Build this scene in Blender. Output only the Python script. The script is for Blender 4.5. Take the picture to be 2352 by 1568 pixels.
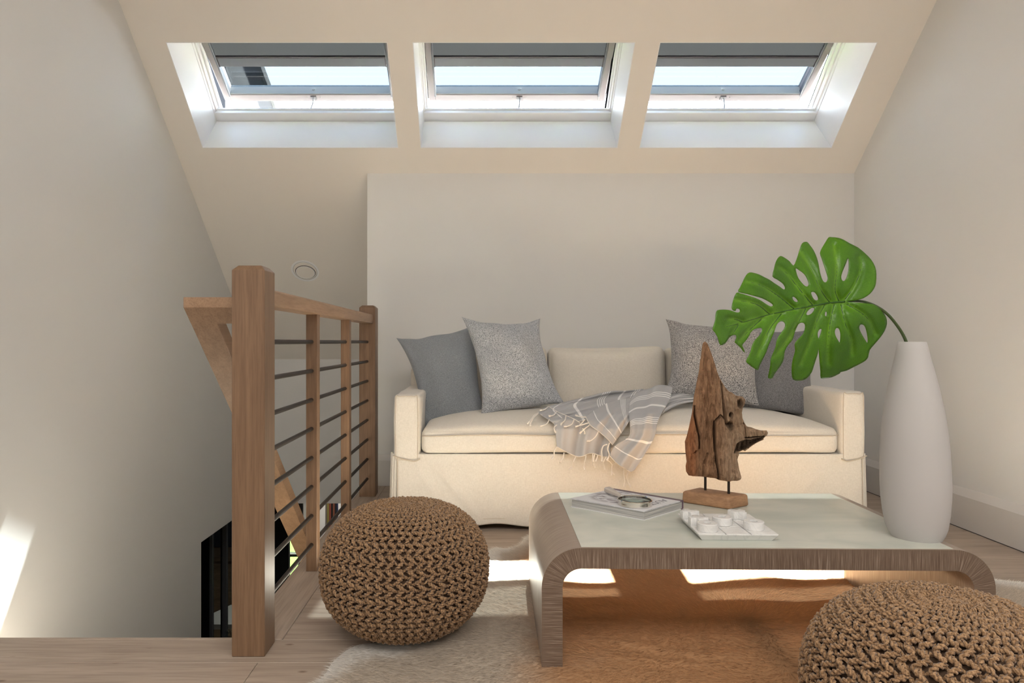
import bpy, bmesh, math, random
import numpy as np
from mathutils import Vector, Matrix, noise
from mathutils.geometry import delaunay_2d_cdt

for o in list(bpy.data.objects): bpy.data.objects.remove(o)
scene = bpy.context.scene
COL = scene.collection
random.seed(7); rng = np.random.default_rng(7)

# ------------------------------------------------------------------ camera
F = 1530.0; CX = 1108.0; CY = 785.0; CZ = 0.87
cam_d = bpy.data.cameras.new('camera'); cam = bpy.data.objects.new('camera', cam_d); COL.objects.link(cam)
cam.location = (0, 0, CZ); cam.rotation_euler = (math.pi/2, 0, 0)
cam_d.sensor_fit = 'HORIZONTAL'; cam_d.sensor_width = 36.0; cam_d.lens = 36.0*F/2352
cam_d.shift_x = (1176-CX)/2352; cam_d.shift_y = (CY-784)/2352
cam_d.clip_start = 0.05; cam_d.clip_end = 200
scene.camera = cam

# ------------------------------------------------------------------ world, sun, fill light, exposure
def srgb(r, g, b):
    f = lambda c: (c/255/12.92) if c/255 <= 0.04045 else ((c/255+0.055)/1.055)**2.4
    return (f(r), f(g), f(b), 1.0)
world = bpy.data.worlds.new('sky'); scene.world = world; world.use_nodes = True
wn = world.node_tree; wn.nodes.clear()
wo = wn.nodes.new('ShaderNodeOutputWorld'); bg = wn.nodes.new('ShaderNodeBackground')
tc = wn.nodes.new('ShaderNodeTexCoord'); sx = wn.nodes.new('ShaderNodeSeparateXYZ'); rp = wn.nodes.new('ShaderNodeValToRGB')
rp.color_ramp.elements[0].position = 0.0; rp.color_ramp.elements[0].color = (0.95, 0.97, 1.0, 1)
rp.color_ramp.elements[1].position = 1.0; rp.color_ramp.elements[1].color = (0.34, 0.58, 1.0, 1)
e_ = rp.color_ramp.elements.new(0.35); e_.color = (0.80, 0.90, 1.0, 1)
wn.links.new(tc.outputs['Generated'], sx.inputs[0]); wn.links.new(sx.outputs['Z'], rp.inputs[0])
wn.links.new(rp.outputs[0], bg.inputs[0]); bg.inputs[1].default_value = 5.2
wn.links.new(bg.outputs[0], wo.inputs[0])

sun_d = bpy.data.lights.new('sun', 'SUN'); sun = bpy.data.objects.new('sun', sun_d); COL.objects.link(sun)
sun_d.energy = 440; sun_d.angle = math.radians(0.55); sun_d.color = (1.0, 0.955, 0.84)
sun.rotation_euler = Vector((-0.248, -1.58, -2.51)).to_track_quat('-Z', 'Y').to_euler(); sun.location = (0.4, 6, 8)

def area(name, loc, target, sx_, sy_, power, color, portal=False):
    d = bpy.data.lights.new(name, 'AREA'); d.shape = 'RECTANGLE'; d.size = sx_; d.size_y = sy_
    d.energy = power; d.color = color
    o = bpy.data.objects.new(name, d); COL.objects.link(o); o.location = loc
    o.rotation_euler = (Vector(target)-Vector(loc)).to_track_quat('-Z', 'Y').to_euler()
    if portal: d.cycles.is_portal = True
    return o
area('room_fill', (0.4, -0.6, 2.73), (0.4, -0.5, 0.0), 3.0, 1.2, 19, (1.0, 0.95, 0.90))  # added soft fill above and behind the camera, without any fixture
scene.view_settings.view_transform = 'Standard'; scene.view_settings.look = 'None'
scene.view_settings.gamma = 1.0; scene.view_settings.use_curve_mapping = False
scene.view_settings.exposure = 2.15

# ------------------------------------------------------------------ helpers
def at(px, py, Y): return Vector(((px-CX)*Y/F, Y, CZ-(py-CY)*Y/F))
def onz(px, py, z):
    Y = (CZ-z)*F/(py-CY); return Vector(((px-CX)*Y/F, Y, z))
ORG = {}
def org(o): return ORG.get(o.name, Vector((0, 0, 0)))
def tag(o, label=None, cat=None, group=None, kind=None):
    if label: o['label'] = label
    if cat: o['category'] = cat
    if group: o['group'] = group
    if kind: o['kind'] = kind
    return o
def thing(name, loc, label, cat, group=None):
    o = bpy.data.objects.new(name, None); COL.objects.link(o); o.location = loc; o.empty_display_size = 0.05
    ORG[o.name] = Vector(loc); return tag(o, label, cat, group)
class MB:
    def __init__(s): s.v = []; s.f = []; s.m = []; s.uv = {}
    def add(s, vs, fs, mi=0, uvs=None):
        b = len(s.v); s.v += [tuple(v) for v in vs]
        for i, f in enumerate(fs):
            if uvs is not None: s.uv[len(s.f)] = uvs[i]
            s.f.append(tuple(b+k for k in f)); s.m.append(mi)
        return s
    def box(s, x0, x1, y0, y1, z0, z1, fn=None, mi=0):
        P = [(x0,y0,z0),(x1,y0,z0),(x1,y1,z0),(x0,y1,z0),(x0,y0,z1),(x1,y0,z1),(x1,y1,z1),(x0,y1,z1)]
        if fn: P = [fn(*p) for p in P]
        return s.add(P, [(0,3,2,1),(4,5,6,7),(0,1,5,4),(1,2,6,5),(2,3,7,6),(3,0,4,7)], mi)
    def prism(s, poly, ax, a0, a1, mi=0):     # poly in the two other axes, extruded along ax from a0 to a1
        def mk(p, a):
            if ax == 'x': return (a, p[0], p[1])
            if ax == 'y': return (p[0], a, p[1])
            return (p[0], p[1], a)
        n = len(poly); V = [mk(p, a0) for p in poly]+[mk(p, a1) for p in poly]
        return s.add(V, [tuple(range(n))[::-1], tuple(range(n, 2*n))]+[(i, (i+1) % n, n+(i+1) % n, n+i) for i in range(n)], mi)
    def tube(s, pts, r, n=8, cap=True, mi=0):
        pts = [Vector(p) for p in pts]; rs = r if hasattr(r, '__len__') else [r]*len(pts)
        V = []; up = None
        for i, p in enumerate(pts):
            t = (pts[min(i+1, len(pts)-1)]-pts[max(i-1, 0)])
            t = t.normalized() if t.length > 1e-9 else Vector((0, 0, 1))
            if up is None: up = Vector((0, 0, 1)) if abs(t.z) < .9 else Vector((1, 0, 0))
            a = t.cross(up); 
            if a.length < 1e-6: a = t.orthogonal()
            a.normalize(); b = a.cross(t); up = b
            for k in range(n):
                an = 2*math.pi*k/n; V.append(p+(a*math.cos(an)+b*math.sin(an))*rs[i])
        m = len(pts); Fc = []
        for i in range(m-1):
            for k in range(n): Fc.append((i*n+k, i*n+(k+1) % n, (i+1)*n+(k+1) % n, (i+1)*n+k))
        if cap: Fc += [tuple(range(n))[::-1], tuple(range((m-1)*n, m*n))]
        return s.add(V, Fc, mi)
    def lathe(s, prof, c=(0, 0, 0), n=48, off=None, cap=True, mi=0):
        V = []; c = Vector(c)
        for i, (r, z) in enumerate(prof):
            o = off(z) if off else (0, 0)
            for k in range(n):
                a = 2*math.pi*k/n; V.append((c.x+o[0]+r*math.cos(a), c.y+o[1]+r*math.sin(a), c.z+z))
        m = len(prof); Fc = []
        for i in range(m-1):
            for k in range(n): Fc.append((i*n+k, i*n+(k+1) % n, (i+1)*n+(k+1) % n, (i+1)*n+k))
        if cap: Fc += [tuple(range(n))[::-1], tuple(range((m-1)*n, m*n))]
        return s.add(V, Fc, mi)
    def grid(s, P, mi=0, closed=False, uv=True):   # P[i][j]
        ni, nj = len(P), len(P[0]); V = [p for row in P for p in row]; Fc = []; U = []
        for i in range(ni-1):
            for j in range(nj-1):
                Fc.append((i*nj+j, i*nj+j+1, (i+1)*nj+j+1, (i+1)*nj+j))
                U.append([(i/(ni-1), j/(nj-1)), (i/(ni-1), (j+1)/(nj-1)), ((i+1)/(ni-1), (j+1)/(nj-1)), ((i+1)/(ni-1), j/(nj-1))])
        return s.add(V, Fc, mi, U if uv else None)
    def build(s, name, mat, parent=None, smooth=False, bevel=0, weld=False, kind=None, seg=2, recalc=True, solid=0):
        o_ = org(parent) if parent else Vector((0, 0, 0))
        me = bpy.data.meshes.new(name)
        me.from_pydata([(v[0]-o_.x, v[1]-o_.y, v[2]-o_.z) for v in s.v], [], s.f)
        mats = mat if isinstance(mat, (list, tuple)) else [mat]
        for m_ in mats: me.materials.append(m_)
        if len(mats) > 1:
            me.polygons.foreach_set('material_index', s.m)
        if s.uv:
            ul = me.uv_layers.new(name='UVMap')
            for fi, uvs in s.uv.items():
                p = me.polygons[fi]
                for k, li in enumerate(p.loop_indices): ul.data[li].uv = uvs[k]
        if weld or recalc or bevel:
            bm = bmesh.new(); bm.from_mesh(me)
            if weld: bmesh.ops.remove_doubles(bm, verts=bm.verts, dist=1e-5)
            if recalc: bmesh.ops.recalc_face_normals(bm, faces=bm.faces)
            if bevel:
                ed = [e for e in bm.edges if len(e.link_faces) == 2 and e.calc_face_angle(0) > 0.6]
                bmesh.ops.bevel(bm, geom=ed, offset=bevel, segments=seg, affect='EDGES', profile=0.5)
            bm.to_mesh(me); bm.free()
        if smooth is True:
            me.shade_smooth() if hasattr(me, 'shade_smooth') else [setattr(p, 'use_smooth', True) for p in me.polygons]
        elif smooth:
            me.shade_smooth(); me.set_sharp_from_angle(angle=smooth)
        o = bpy.data.objects.new(name, me); COL.objects.link(o)
        if parent: o.parent = parent
        ORG[o.name] = o_
        if solid:
            md = o.modifiers.new('Solidify', 'SOLIDIFY'); md.thickness = solid; md.offset = 0
        if kind: o['kind'] = kind
        return o
def rounded(c, h, r, n=(10, 10, 10), fn=None):
    """rounded box around c with half sizes h; fn(s,t,q,p)->p moves a point with unit coords"""
    bm = bmesh.new(); P = {}
    nx, ny, nz = n
    def lin(k, m): return -1+2*k/m
    def vert(a, b, cc):
        key = (round(a, 6), round(b, 6), round(cc, 6))
        if key in P: return P[key]
        p = Vector((a*h[0], b*h[1], cc*h[2]))
        q = Vector([max(-(h[i]-r), min(h[i]-r, p[i])) for i in range(3)])
        d = p-q
        if d.length > 1e-9: p = q+d.normalized()*r
        p = p+Vector(c)
        if fn: p = Vector(fn(a, b, cc, p))
        P[key] = bm.verts.new(p); return P[key]
    def ease(x):   # pack samples near the edges so rounded corners have points
        return math.copysign(1-(1-abs(x))**1.6, x) if abs(x) < 1 else x
    for (A, B, na, nb, mk) in (('x', 'y', nx, ny, lambda a, b, s_: (a, b, s_)), ('y', 'z', ny, nz, lambda a, b, s_: (s_, a, b)), ('x', 'z', nx, nz, lambda a, b, s_: (a, s_, b))):
        for s_ in (-1, 1):
            for i in range(na):
                for j in range(nb):
                    q = [(lin(i, na), lin(j, nb)), (lin(i+1, na), lin(j, nb)), (lin(i+1, na), lin(j+1, nb)), (lin(i, na), lin(j+1, nb))]
                    vs = [vert(*mk(ease(a), ease(b), s_)) for a, b in q]
                    try: bm.faces.new(vs)
                    except ValueError: pass
    mb = MB(); bm.verts.index_update()
    mb.add([v.co.copy() for v in bm.verts], [tuple(v.index for v in f.verts) for f in bm.faces]); bm.free()
    return mb
def inpoly(x, y, poly):
    c = False; n = len(poly); j = n-1
    for i in range(n):
        xi, yi = poly[i]; xj, yj = poly[j]
        if (yi > y) != (yj > y) and x < (xj-xi)*(y-yi)/(yj-yi)+xi: c = not c
        j = i
    return c
def inpoly_np(X, Y, poly):
    c = np.zeros(X.shape, bool); n = len(poly); j = n-1
    for i in range(n):
        xi, yi = poly[i]; xj, yj = poly[j]
        if yi != yj:
            k = ((yi > Y) != (yj > Y)) & (X < (xj-xi)*(Y-yi)/(yj-yi)+xi); c ^= k
        j = i
    return c
def dist_np(X, Y, lines, closed=True):
    D = np.full(X.shape, 1e9)
    for poly in lines:
        n = len(poly)
        for i in range(n if closed else n-1):
            x0, y0 = poly[i]; x1, y1 = poly[(i+1) % n]; dx, dy = x1-x0, y1-y0; L = dx*dx+dy*dy+1e-12
            t = np.clip(((X-x0)*dx+(Y-y0)*dy)/L, 0, 1); D = np.minimum(D, np.hypot(X-x0-t*dx, Y-y0-t*dy))
    return D
def resample(poly, step, closed=True):
    out = []; n = len(poly)
    for i in range(n if closed else n-1):
        a, b = poly[i], poly[(i+1) % n]; m = max(1, int(math.hypot(b[0]-a[0], b[1]-a[1])/step))
        for k in range(m): out.append((a[0]+(b[0]-a[0])*k/m, a[1]+(b[1]-a[1])*k/m))
    if not closed: out.append(poly[-1])
    return out
def smoothpoly(poly, closed=True, sub=4):
    n = len(poly); out = []
    for i in range(n if closed else n-1):
        g = (lambda k: poly[k % n]) if closed else (lambda k: poly[max(0, min(n-1, k))])
        p0, p1, p2, p3 = g(i-1), g(i), g(i+1), g(i+2)
        for k in range(sub):
            t = k/sub
            out.append(tuple(0.5*((2*p1[j])+(-p0[j]+p2[j])*t+(2*p0[j]-5*p1[j]+4*p2[j]-p3[j])*t*t+(-p0[j]+3*p1[j]-3*p2[j]+p3[j])*t**3) for j in range(len(p1))))
    if not closed: out.append(tuple(poly[-1]))
    return out
def triangulate(outer, holes, step):
    """2D triangulation with inner points; returns pts, tris"""
    pts = []; edges = []
    for L in [outer]+holes:
        b = len(pts); pts += L; edges += [(b+i, b+(i+1) % len(L)) for i in range(len(L))]
    xs = [p[0] for p in outer]; ys = [p[1] for p in outer]
    gx, gy = np.meshgrid(np.arange(min(xs), max(xs), step), np.arange(min(ys), max(ys), step*0.87))
    gx = gx+(np.arange(gx.shape[0]) % 2)[:, None]*step/2
    gx = gx.ravel(); gy = gy.ravel()
    ok = inpoly_np(gx, gy, outer) & (dist_np(gx, gy, [outer]+holes) > step*0.55)
    for h in holes: ok &= ~inpoly_np(gx, gy, h)
    pts = pts+list(zip(gx[ok].tolist(), gy[ok].tolist()))
    r = delaunay_2d_cdt([Vector(p) for p in pts], edges, [], 0, 1e-5)
    P = [(p.x, p.y) for p in r[0]]; T = [tuple(f) for f in r[2]]
    cx = np.array([sum(P[k][0] for k in f)/3 for f in T]); cy = np.array([sum(P[k][1] for k in f)/3 for f in T])
    ok = inpoly_np(cx, cy, outer)
    for h in holes: ok &= ~inpoly_np(cx, cy, h)
    return P, [t for t, k in zip(T, ok) if k]

# ------------------------------------------------------------------ materials
def newmat(name, color=(0.8, 0.8, 0.8, 1), rough=0.6, metal=0.0, spec=0.5):
    m = bpy.data.materials.new(name); m.use_nodes = True; nt = m.node_tree
    b = nt.nodes['Principled BSDF']; b.inputs['Base Color'].default_value = color
    b.inputs['Roughness'].default_value = rough; b.inputs['Metallic'].default_value = metal
    b.inputs['Specular IOR Level'].default_value = spec
    return m, nt, b
def N(nt, t, **kw):
    n = nt.nodes.new(t)
    for k, v in kw.items():
        if k in n.inputs: n.inputs[k].default_value = v
        else: setattr(n, k, v)
    return n
def ramp(nt, stops):
    r = nt.nodes.new('ShaderNodeValToRGB'); e = r.color_ramp.elements
    while len(e) < len(stops): e.new(0.5)
    for k, (p, c) in enumerate(stops): e[k].position = p; e[k].color = c if len(c) == 4 else (*c, 1)
    return r
def coords(nt, scale=(1, 1, 1), kind='Object'):
    t = nt.nodes.new('ShaderNodeTexCoord'); m = nt.nodes.new('ShaderNodeMapping'); m.inputs['Scale'].default_value = scale
    nt.links.new(t.outputs[kind], m.inputs[0]); return m.outputs[0]
def bump(nt, b, h, strength, dist=0.002):
    n = N(nt, 'ShaderNodeBump'); n.inputs['Strength'].default_value = strength; n.inputs['Distance'].default_value = dist
    nt.links.new(h, n.inputs['Height']); nt.links.new(n.outputs[0], b.inputs['Normal']); return n
def paint(name, c, rough=0.75, spec=0.3):
    m, nt, b = newmat(name, c, rough, spec=spec)
    n = N(nt, 'ShaderNodeTexNoise'); n.inputs['Scale'].default_value = 260; n.inputs['Detail'].default_value = 2
    nt.links.new(coords(nt), n.inputs['Vector']); bump(nt, b, n.outputs['Fac'], 0.05, 0.001)
    return m
def wood(name, c1, c2, scale, rough=0.45, knots=0, random_=0.0, bumpd=0.25, c3=None, contrast=(0.3, 0.7)):
    m, nt, b = newmat(name, c1, rough)
    v = coords(nt, scale)
    oi = N(nt, 'ShaderNodeObjectInfo'); vm = N(nt, 'ShaderNodeVectorMath', operation='ADD')
    mul = N(nt, 'ShaderNodeMath', operation='MULTIPLY'); mul.inputs[1].default_value = 37.0 if random_ else 0.0
    nt.links.new(oi.outputs['Random'], mul.inputs[0]); nt.links.new(v, vm.inputs[0]); nt.links.new(mul.outputs[0], vm.inputs[1])
    n = N(nt, 'ShaderNodeTexNoise'); n.inputs['Scale'].default_value = 1.0; n.inputs['Detail'].default_value = 7; n.inputs['Roughness'].default_value = 0.62; n.inputs['Distortion'].default_value = 0.35
    nt.links.new(vm.outputs[0], n.inputs['Vector'])
    r = ramp(nt, [(contrast[0], c1), (contrast[1], c2)]); nt.links.new(n.outputs['Fac'], r.inputs[0]); col = r.outputs[0]
    # fine pores
    n2 = N(nt, 'ShaderNodeTexNoise'); n2.inputs['Scale'].default_value = 5.0; n2.inputs['Detail'].default_value = 3
    nt.links.new(vm.outputs[0], n2.inputs['Vector'])
    mx = N(nt, 'ShaderNodeMix', data_type='RGBA', blend_type='MULTIPLY'); mx.inputs[0].default_value = 0.35
    r2 = ramp(nt, [(0.35, (0.55, 0.5, 0.45, 1)), (0.55, (1, 1, 1, 1))]); nt.links.new(n2.outputs['Fac'], r2.inputs[0])
    nt.links.new(col, mx.inputs[6]); nt.links.new(r2.outputs[0], mx.inputs[7]); col = mx.outputs[2]
    if knots:
        kv = coords(nt, (scale[0]*1.0, scale[1]*1.0, scale[2]*1.0)) if False else vm.outputs[0]
        vo = N(nt, 'ShaderNodeTexVoronoi'); vo.inputs['Scale'].default_value = knots
        sc = N(nt, 'ShaderNodeMapping'); sc.inputs['Scale'].default_value = tuple(1/s_*f for s_, f in zip(scale, (5, 11, 8)))
        nt.links.new(kv, sc.inputs[0]); nt.links.new(sc.outputs[0], vo.inputs['Vector'])
        kr = ramp(nt, [(0.0, (0.2, 0.15, 0.12, 1)), (0.035, (0.5, 0.42, 0.36, 1)), (0.08, (1, 1, 1, 1))]); nt.links.new(vo.outputs['Distance'], kr.inputs[0])
        mk = N(nt, 'ShaderNodeMix', data_type='RGBA', blend_type='MULTIPLY'); mk.inputs[0].default_value = 0.8
        nt.links.new(col, mk.inputs[6]); nt.links.new(kr.outputs[0], mk.inputs[7]); col = mk.outputs[2]
    if random_:
        hs = N(nt, 'ShaderNodeHueSaturation'); ma = N(nt, 'ShaderNodeMapRange')
        ma.inputs['To Min'].default_value = 1-random_; ma.inputs['To Max'].default_value = 1+random_
        nt.links.new(oi.outputs['Random'], ma.inputs['Value']); nt.links.new(ma.outputs[0], hs.inputs['Value']); nt.links.new(col, hs.inputs['Color']); col = hs.outputs[0]
    nt.links.new(col, b.inputs['Base Color']); bump(nt, b, n2.outputs['Fac'], bumpd, 0.001)
    return m
def fabric(name, c1, c2, sc=900, stretch=3.0, bs=0.4, speck=None, kind='Object', rough=0.95):
    m, nt, b = newmat(name, c1, rough, spec=0.15)
    b.inputs['Sheen Weight'].default_value = 0.25; b.inputs['Sheen Roughness'].default_value = 0.5
    a = N(nt, 'ShaderNodeTexNoise'); a.inputs['Scale'].default_value = 1; a.inputs['Detail'].default_value = 2
    nt.links.new(coords(nt, (sc/stretch, sc, sc), kind), a.inputs['Vector'])
    c = N(nt, 'ShaderNodeTexNoise'); c.inputs['Scale'].default_value = 1; c.inputs['Detail'].default_value = 2
    nt.links.new(coords(nt, (sc, sc, sc/stretch), kind), c.inputs['Vector'])
    ad = N(nt, 'ShaderNodeMath', operation='ADD'); nt.links.new(a.outputs['Fac'], ad.inputs[0]); nt.links.new(c.outputs['Fac'], ad.inputs[1])
    hf = N(nt, 'ShaderNodeMath', operation='MULTIPLY'); hf.inputs[1].default_value = 0.5; nt.links.new(ad.outputs[0], hf.inputs[0])
    lo, hi = (0.40, 0.60) if not speck else speck
    r = ramp(nt, [(lo, c1), (hi, c2)]); nt.links.new(hf.outputs[0], r.inputs[0]); nt.links.new(r.outputs[0], b.inputs['Base Color'])
    bump(nt, b, hf.outputs[0], bs, 0.0015)
    return m
M = {}
M['wall'] = paint('wall_paint', (0.75, 0.75, 0.74, 1))
M['ceiling'] = paint('ceiling_paint', (0.86, 0.82, 0.765, 1))
M['white'] = paint('white_trim_paint', (0.89, 0.89, 0.89, 1), 0.45)
M['base'] = paint('baseboard_paint', (0.66, 0.64, 0.62, 1), 0.45)
M['floor'] = wood('oak_floor', (0.48, 0.395, 0.32, 1), (0.36, 0.285, 0.225, 1), (1.4, 22, 22), 0.5, knots=1.0, random_=0.07)
M['nosing'] = wood('oak_nosing', (0.48, 0.395, 0.32, 1), (0.36, 0.285, 0.225, 1), (26, 1.2, 26), 0.5)
M['oakz'] = wood('oak_post', (0.25, 0.15, 0.085, 1), (0.175, 0.10, 0.055, 1), (60, 60, 2.4), 0.42, random_=0.03)
M['oaky'] = wood('oak_rail', (0.38, 0.24, 0.145, 1), (0.27, 0.165, 0.095, 1), (40, 3, 40), 0.42)
M['rod'] = newmat('bronze_rod', (0.055, 0.047, 0.042, 1), 0.42, 0.85)[0]
M['sash'] = newmat('skylight_sash_lacquer', (0.30, 0.275, 0.275, 1), 0.5)[0]
M['sashgrey'] = newmat('skylight_channel', (0.44, 0.45, 0.42, 1), 0.6, 0.0)[0]
M['bar'] = newmat('blind_bar_aluminium', (0.13, 0.138, 0.155, 1), 0.5, 0.1)[0]
M['dark'] = newmat('dark_gasket', (0.03, 0.025, 0.03, 1), 0.6)[0]
M['clad'] = newmat('black_exterior_cladding', (0.006, 0.006, 0.007, 1), 0.9, spec=0.03)[0]
M['dormer'] = newmat('dark_slate_boards', (0.012, 0.013, 0.015, 1), 0.9, spec=0.05)[0]
M['dormertrim'] = newmat('grey_trim_boards', (0.09, 0.10, 0.11, 1), 0.8, spec=0.1)[0]
M['steel'] = newmat('steel', (0.35, 0.35, 0.36, 1), 0.3, 1.0)[0]
M['black'] = newmat('black_steel', (0.012, 0.012, 0.013, 1), 0.4, 0.3)[0]
# glass panes
def glassmat(name, tint, gl=0.06):
    m = bpy.data.materials.new(name); m.use_nodes = True; nt = m.node_tree; nt.nodes.clear()
    o = N(nt, 'ShaderNodeOutputMaterial'); t = N(nt, 'ShaderNodeBsdfTransparent'); t.inputs[0].default_value = tint
    g = N(nt, 'ShaderNodeBsdfGlossy'); g.inputs['Roughness'].default_value = 0.02; mx = N(nt, 'ShaderNodeMixShader')
    mx.inputs[0].default_value = gl; nt.links.new(t.outputs[0], mx.inputs[1]); nt.links.new(g.outputs[0], mx.inputs[2]); nt.links.new(mx.outputs[0], o.inputs[0])
    return m
M['glass'] = glassmat('tinted_skylight_glass', (0.225, 0.243, 0.258, 1), 0.025)
M['clear'] = glassmat('clear_glass', (0.85, 0.88, 0.88, 1), 0.08)
# blind cloth lets a little light through
m = bpy.data.materials.new('pleated_blind_cloth'); m.use_nodes = True; nt = m.node_tree; nt.nodes.clear()
o = N(nt, 'ShaderNodeOutputMaterial'); d = N(nt, 'ShaderNodeBsdfDiffuse'); d.inputs[0].default_value = (0.13, 0.118, 0.108, 1)
tl = N(nt, 'ShaderNodeBsdfTranslucent'); tl.inputs[0].default_value = (0.03, 0.03, 0.03, 1); tr = N(nt, 'ShaderNodeBsdfTransparent'); tr.inputs[0].default_value = (1, .97, .93, 1)
a1 = N(nt, 'ShaderNodeMixShader'); a1.inputs[0].default_value = 0.35; a2 = N(nt, 'ShaderNodeMixShader'); a2.inputs[0].default_value = 0.022
nt.links.new(d.outputs[0], a1.inputs[1]); nt.links.new(tl.outputs[0], a1.inputs[2]); nt.links.new(a1.outputs[0], a2.inputs[1]); nt.links.new(tr.outputs[0], a2.inputs[2]); nt.links.new(a2.outputs[0], o.inputs[0])
M['blind'] = m
M['linen'] = fabric('cream_linen', (0.70, 0.655, 0.58, 1), (0.79, 0.745, 0.67, 1), 560, 7, 0.25)
M['linenseam'] = newmat('cream_seam', (0.60, 0.52, 0.42, 1), 0.9)[0]
M['bluegrey'] = fabric('blue_grey_linen', (0.19, 0.21, 0.23, 1), (0.36, 0.39, 0.42, 1), 700, 3)
M['darkgrey'] = fabric('charcoal_linen', (0.13, 0.13, 0.135, 1), (0.32, 0.32, 0.33, 1), 600, 3)
M['tweed'] = fabric('tweed_cloth', (0.035, 0.035, 0.04, 1), (0.62, 0.61, 0.60, 1), 620, 3.6, 0.9, (0.42, 0.56))
M['tweed2'] = fabric('pale_tweed_cloth', (0.09, 0.10, 0.12, 1), (0.66, 0.69, 0.72, 1), 660, 3.6, 0.9, (0.40, 0.57))
M['jute'] = fabric('jute_yarn', (0.155, 0.085, 0.04, 1), (0.42, 0.265, 0.145, 1), 300, 1.5, 0.5)
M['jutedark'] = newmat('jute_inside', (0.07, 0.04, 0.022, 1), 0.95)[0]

# ------------------------------------------------------------------ room shell
XL, XR, YB, YW = -1.81, 2.26, 4.05, 5.32       # left wall, right wall, knee wall, stairwell back wall
S, C_, T = 0.6751, 0.7377, 0.915
EX = -0.70                                       # stairwell edge
def L2W(u, v, w): return (u, 3.466+C_*v+S*w, 2.4288-S*v+C_*w)
def czl(y): return 5.6-T*y
OPEN = [(-1.649, -0.494), (-0.365, 0.797), (0.923, 2.058)]; VB = 0.62

# floor slab + planks
mb = MB(); mb.box(EX+0.02, XR+0.1, 1.93, 4.2, -0.26, -0.021); mb.box(XL-0.1, XR+0.1, -1.9, 1.93, -0.26, -0.021)
floor = tag(mb.build('floor', M['nosing']), kind='structure')
W = 0.19; k = 0; plank_mesh = {}
def plank(x0, x1, y0, y1):
    key = (round(x1-x0, 3), round(y1-y0, 3))
    if key not in plank_mesh:
        a = MB(); L_, w_ = x1-x0, y1-y0; a.box(0, L_, 0, w_, 0, 0.02)
        o = a.build('plank', M['floor'], floor, bevel=0.0012, seg=1); plank_mesh[key] = o.data
    else:
        o = bpy.data.objects.new('plank', plank_mesh[key]); COL.objects.link(o); o.parent = floor
    o.location = (x0, y0, -0.0205)
y = -1.8; r_ = 0
while y < YB-0.01:
    y1 = min(y+W, YB)
    if y < 1.949-0.03: 
        x0 = XL; y1 = min(y1, 1.949)
    else: x0 = -0.585
    x = x0; first = True
    while x < XR-0.01:
        L_ = [0.9, 1.5, 1.2, 1.8][(r_*3) % 4] if first else 1.9
        x1 = min(x+L_, XR)
        if XR-x1 < 0.3: x1 = XR
        plank(x+0.0006, x1-0.0006, y+0.0006, y1-0.0006); x = x1; first = False
    y = y1; r_ += 1
MB().box(-0.72, -0.5856, 1.95, YB, -0.03, 0.0).build('nosing', M['nosing'], floor, bevel=0.004)
MB().box(XL, -0.72, 1.949, 1.965, -0.03, -0.0005).build('nosing', M['floor'], floor, bevel=0.003)

# walls
prof = [(-1.9, -2.9), (4.287, -2.9), (4.287, -0.419), (5.42, -0.419), (5.42, czl(5.42)+0.2), (3.11, 2.95), (-1.9, 2.95)]
tag(MB().prism(prof, 'x', XL-0.1, XL).build('wall_left', M['wall']), kind='structure')
prof = [(-1.9, -0.3), (4.15, -0.3), (4.15, czl(4.15)+0.2), (3.11, 2.95), (-1.9, 2.95)]
tag(MB().prism(prof, 'x', XR, XR+0.1).build('wall_right', M['wall']), kind='structure')
mb = MB(); mb.box(EX, XR+0.1, YB, YB+0.1, -0.26, 2.0)
mb.prism([(YB+0.1, -0.419), (5.42, -0.419), (5.42, 0.9), (YB+0.1, 1.95)], 'x', EX, EX+0.1)
tag(mb.build('wall_back', M['wall']), kind='structure')
tag(MB().box(XL, EX, YW, YW+0.1, -0.419, 0.9).build('wall_stairwell_back', M['wall']), kind='structure')
mb = MB(); mb.box(EX, EX+0.1, 1.949, 5.42, -2.9, -0.26); mb.box(XL, EX, 1.85, 1.949, -2.9, -0.26)
tag(mb.build('wall_stairwell_side', M['wall']), kind='structure')
mb = MB()
mb.box(XL-0.1, XR+0.1, -1.9, -1.8, -0.26, 2.95)
tag(mb.build('wall_front', M['wall']), kind='structure')
# ceiling: sloped slab with three wells + flat part behind
us = [XL-0.1]+[a for o_ in OPEN for a in o_]+[XR+0.1]
mb = MB()
for i in range(7):
    for (v0, v1) in ((-0.52, 0.0), (0.0, VB), (VB, 2.62)):
        if v0 == 0.0 and i in (1, 3, 5): continue
        mb.box(us[i], us[i+1], v0, v1, 0.0, 0.30, fn=L2W)
mb.box(XL-0.1, XR+0.1, -1.9, 3.115, 2.752, 2.95)
rf = MB()
for i in range(7):
    for (v0, v1) in ((-0.52, -0.10), (-0.10, VB+0.10), (VB+0.10, 2.75)):
        if abs(v0+0.10) < 1e-6 and i in (1, 3, 5): continue
        a0 = us[i]-(0.10 if i == 0 else -0.02 if i in (2, 4, 6) else 0); a1 = us[i+1]+(0.10 if i == 6 else -0.02 if i in (0, 2, 4) else 0)
        if abs(v0+0.10) > 1e-6: a0, a1 = us[i]-(0.1 if i == 0 else 0), us[i+1]+(0.1 if i == 6 else 0)
        rf.box(a0, a1, v0, v1, 0.301, 0.318, fn=L2W)
rf.box(XL-0.2, XR+0.2, -2.0, 3.0, 2.951, 2.97)
tag(rf.build('roof', newmat('dark_roof_felt', (0.006, 0.006, 0.007, 1), 0.9, spec=0.03)[0]), kind='structure')
ceiling = tag(mb.build('ceiling', M['ceiling']), kind='structure')
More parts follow.
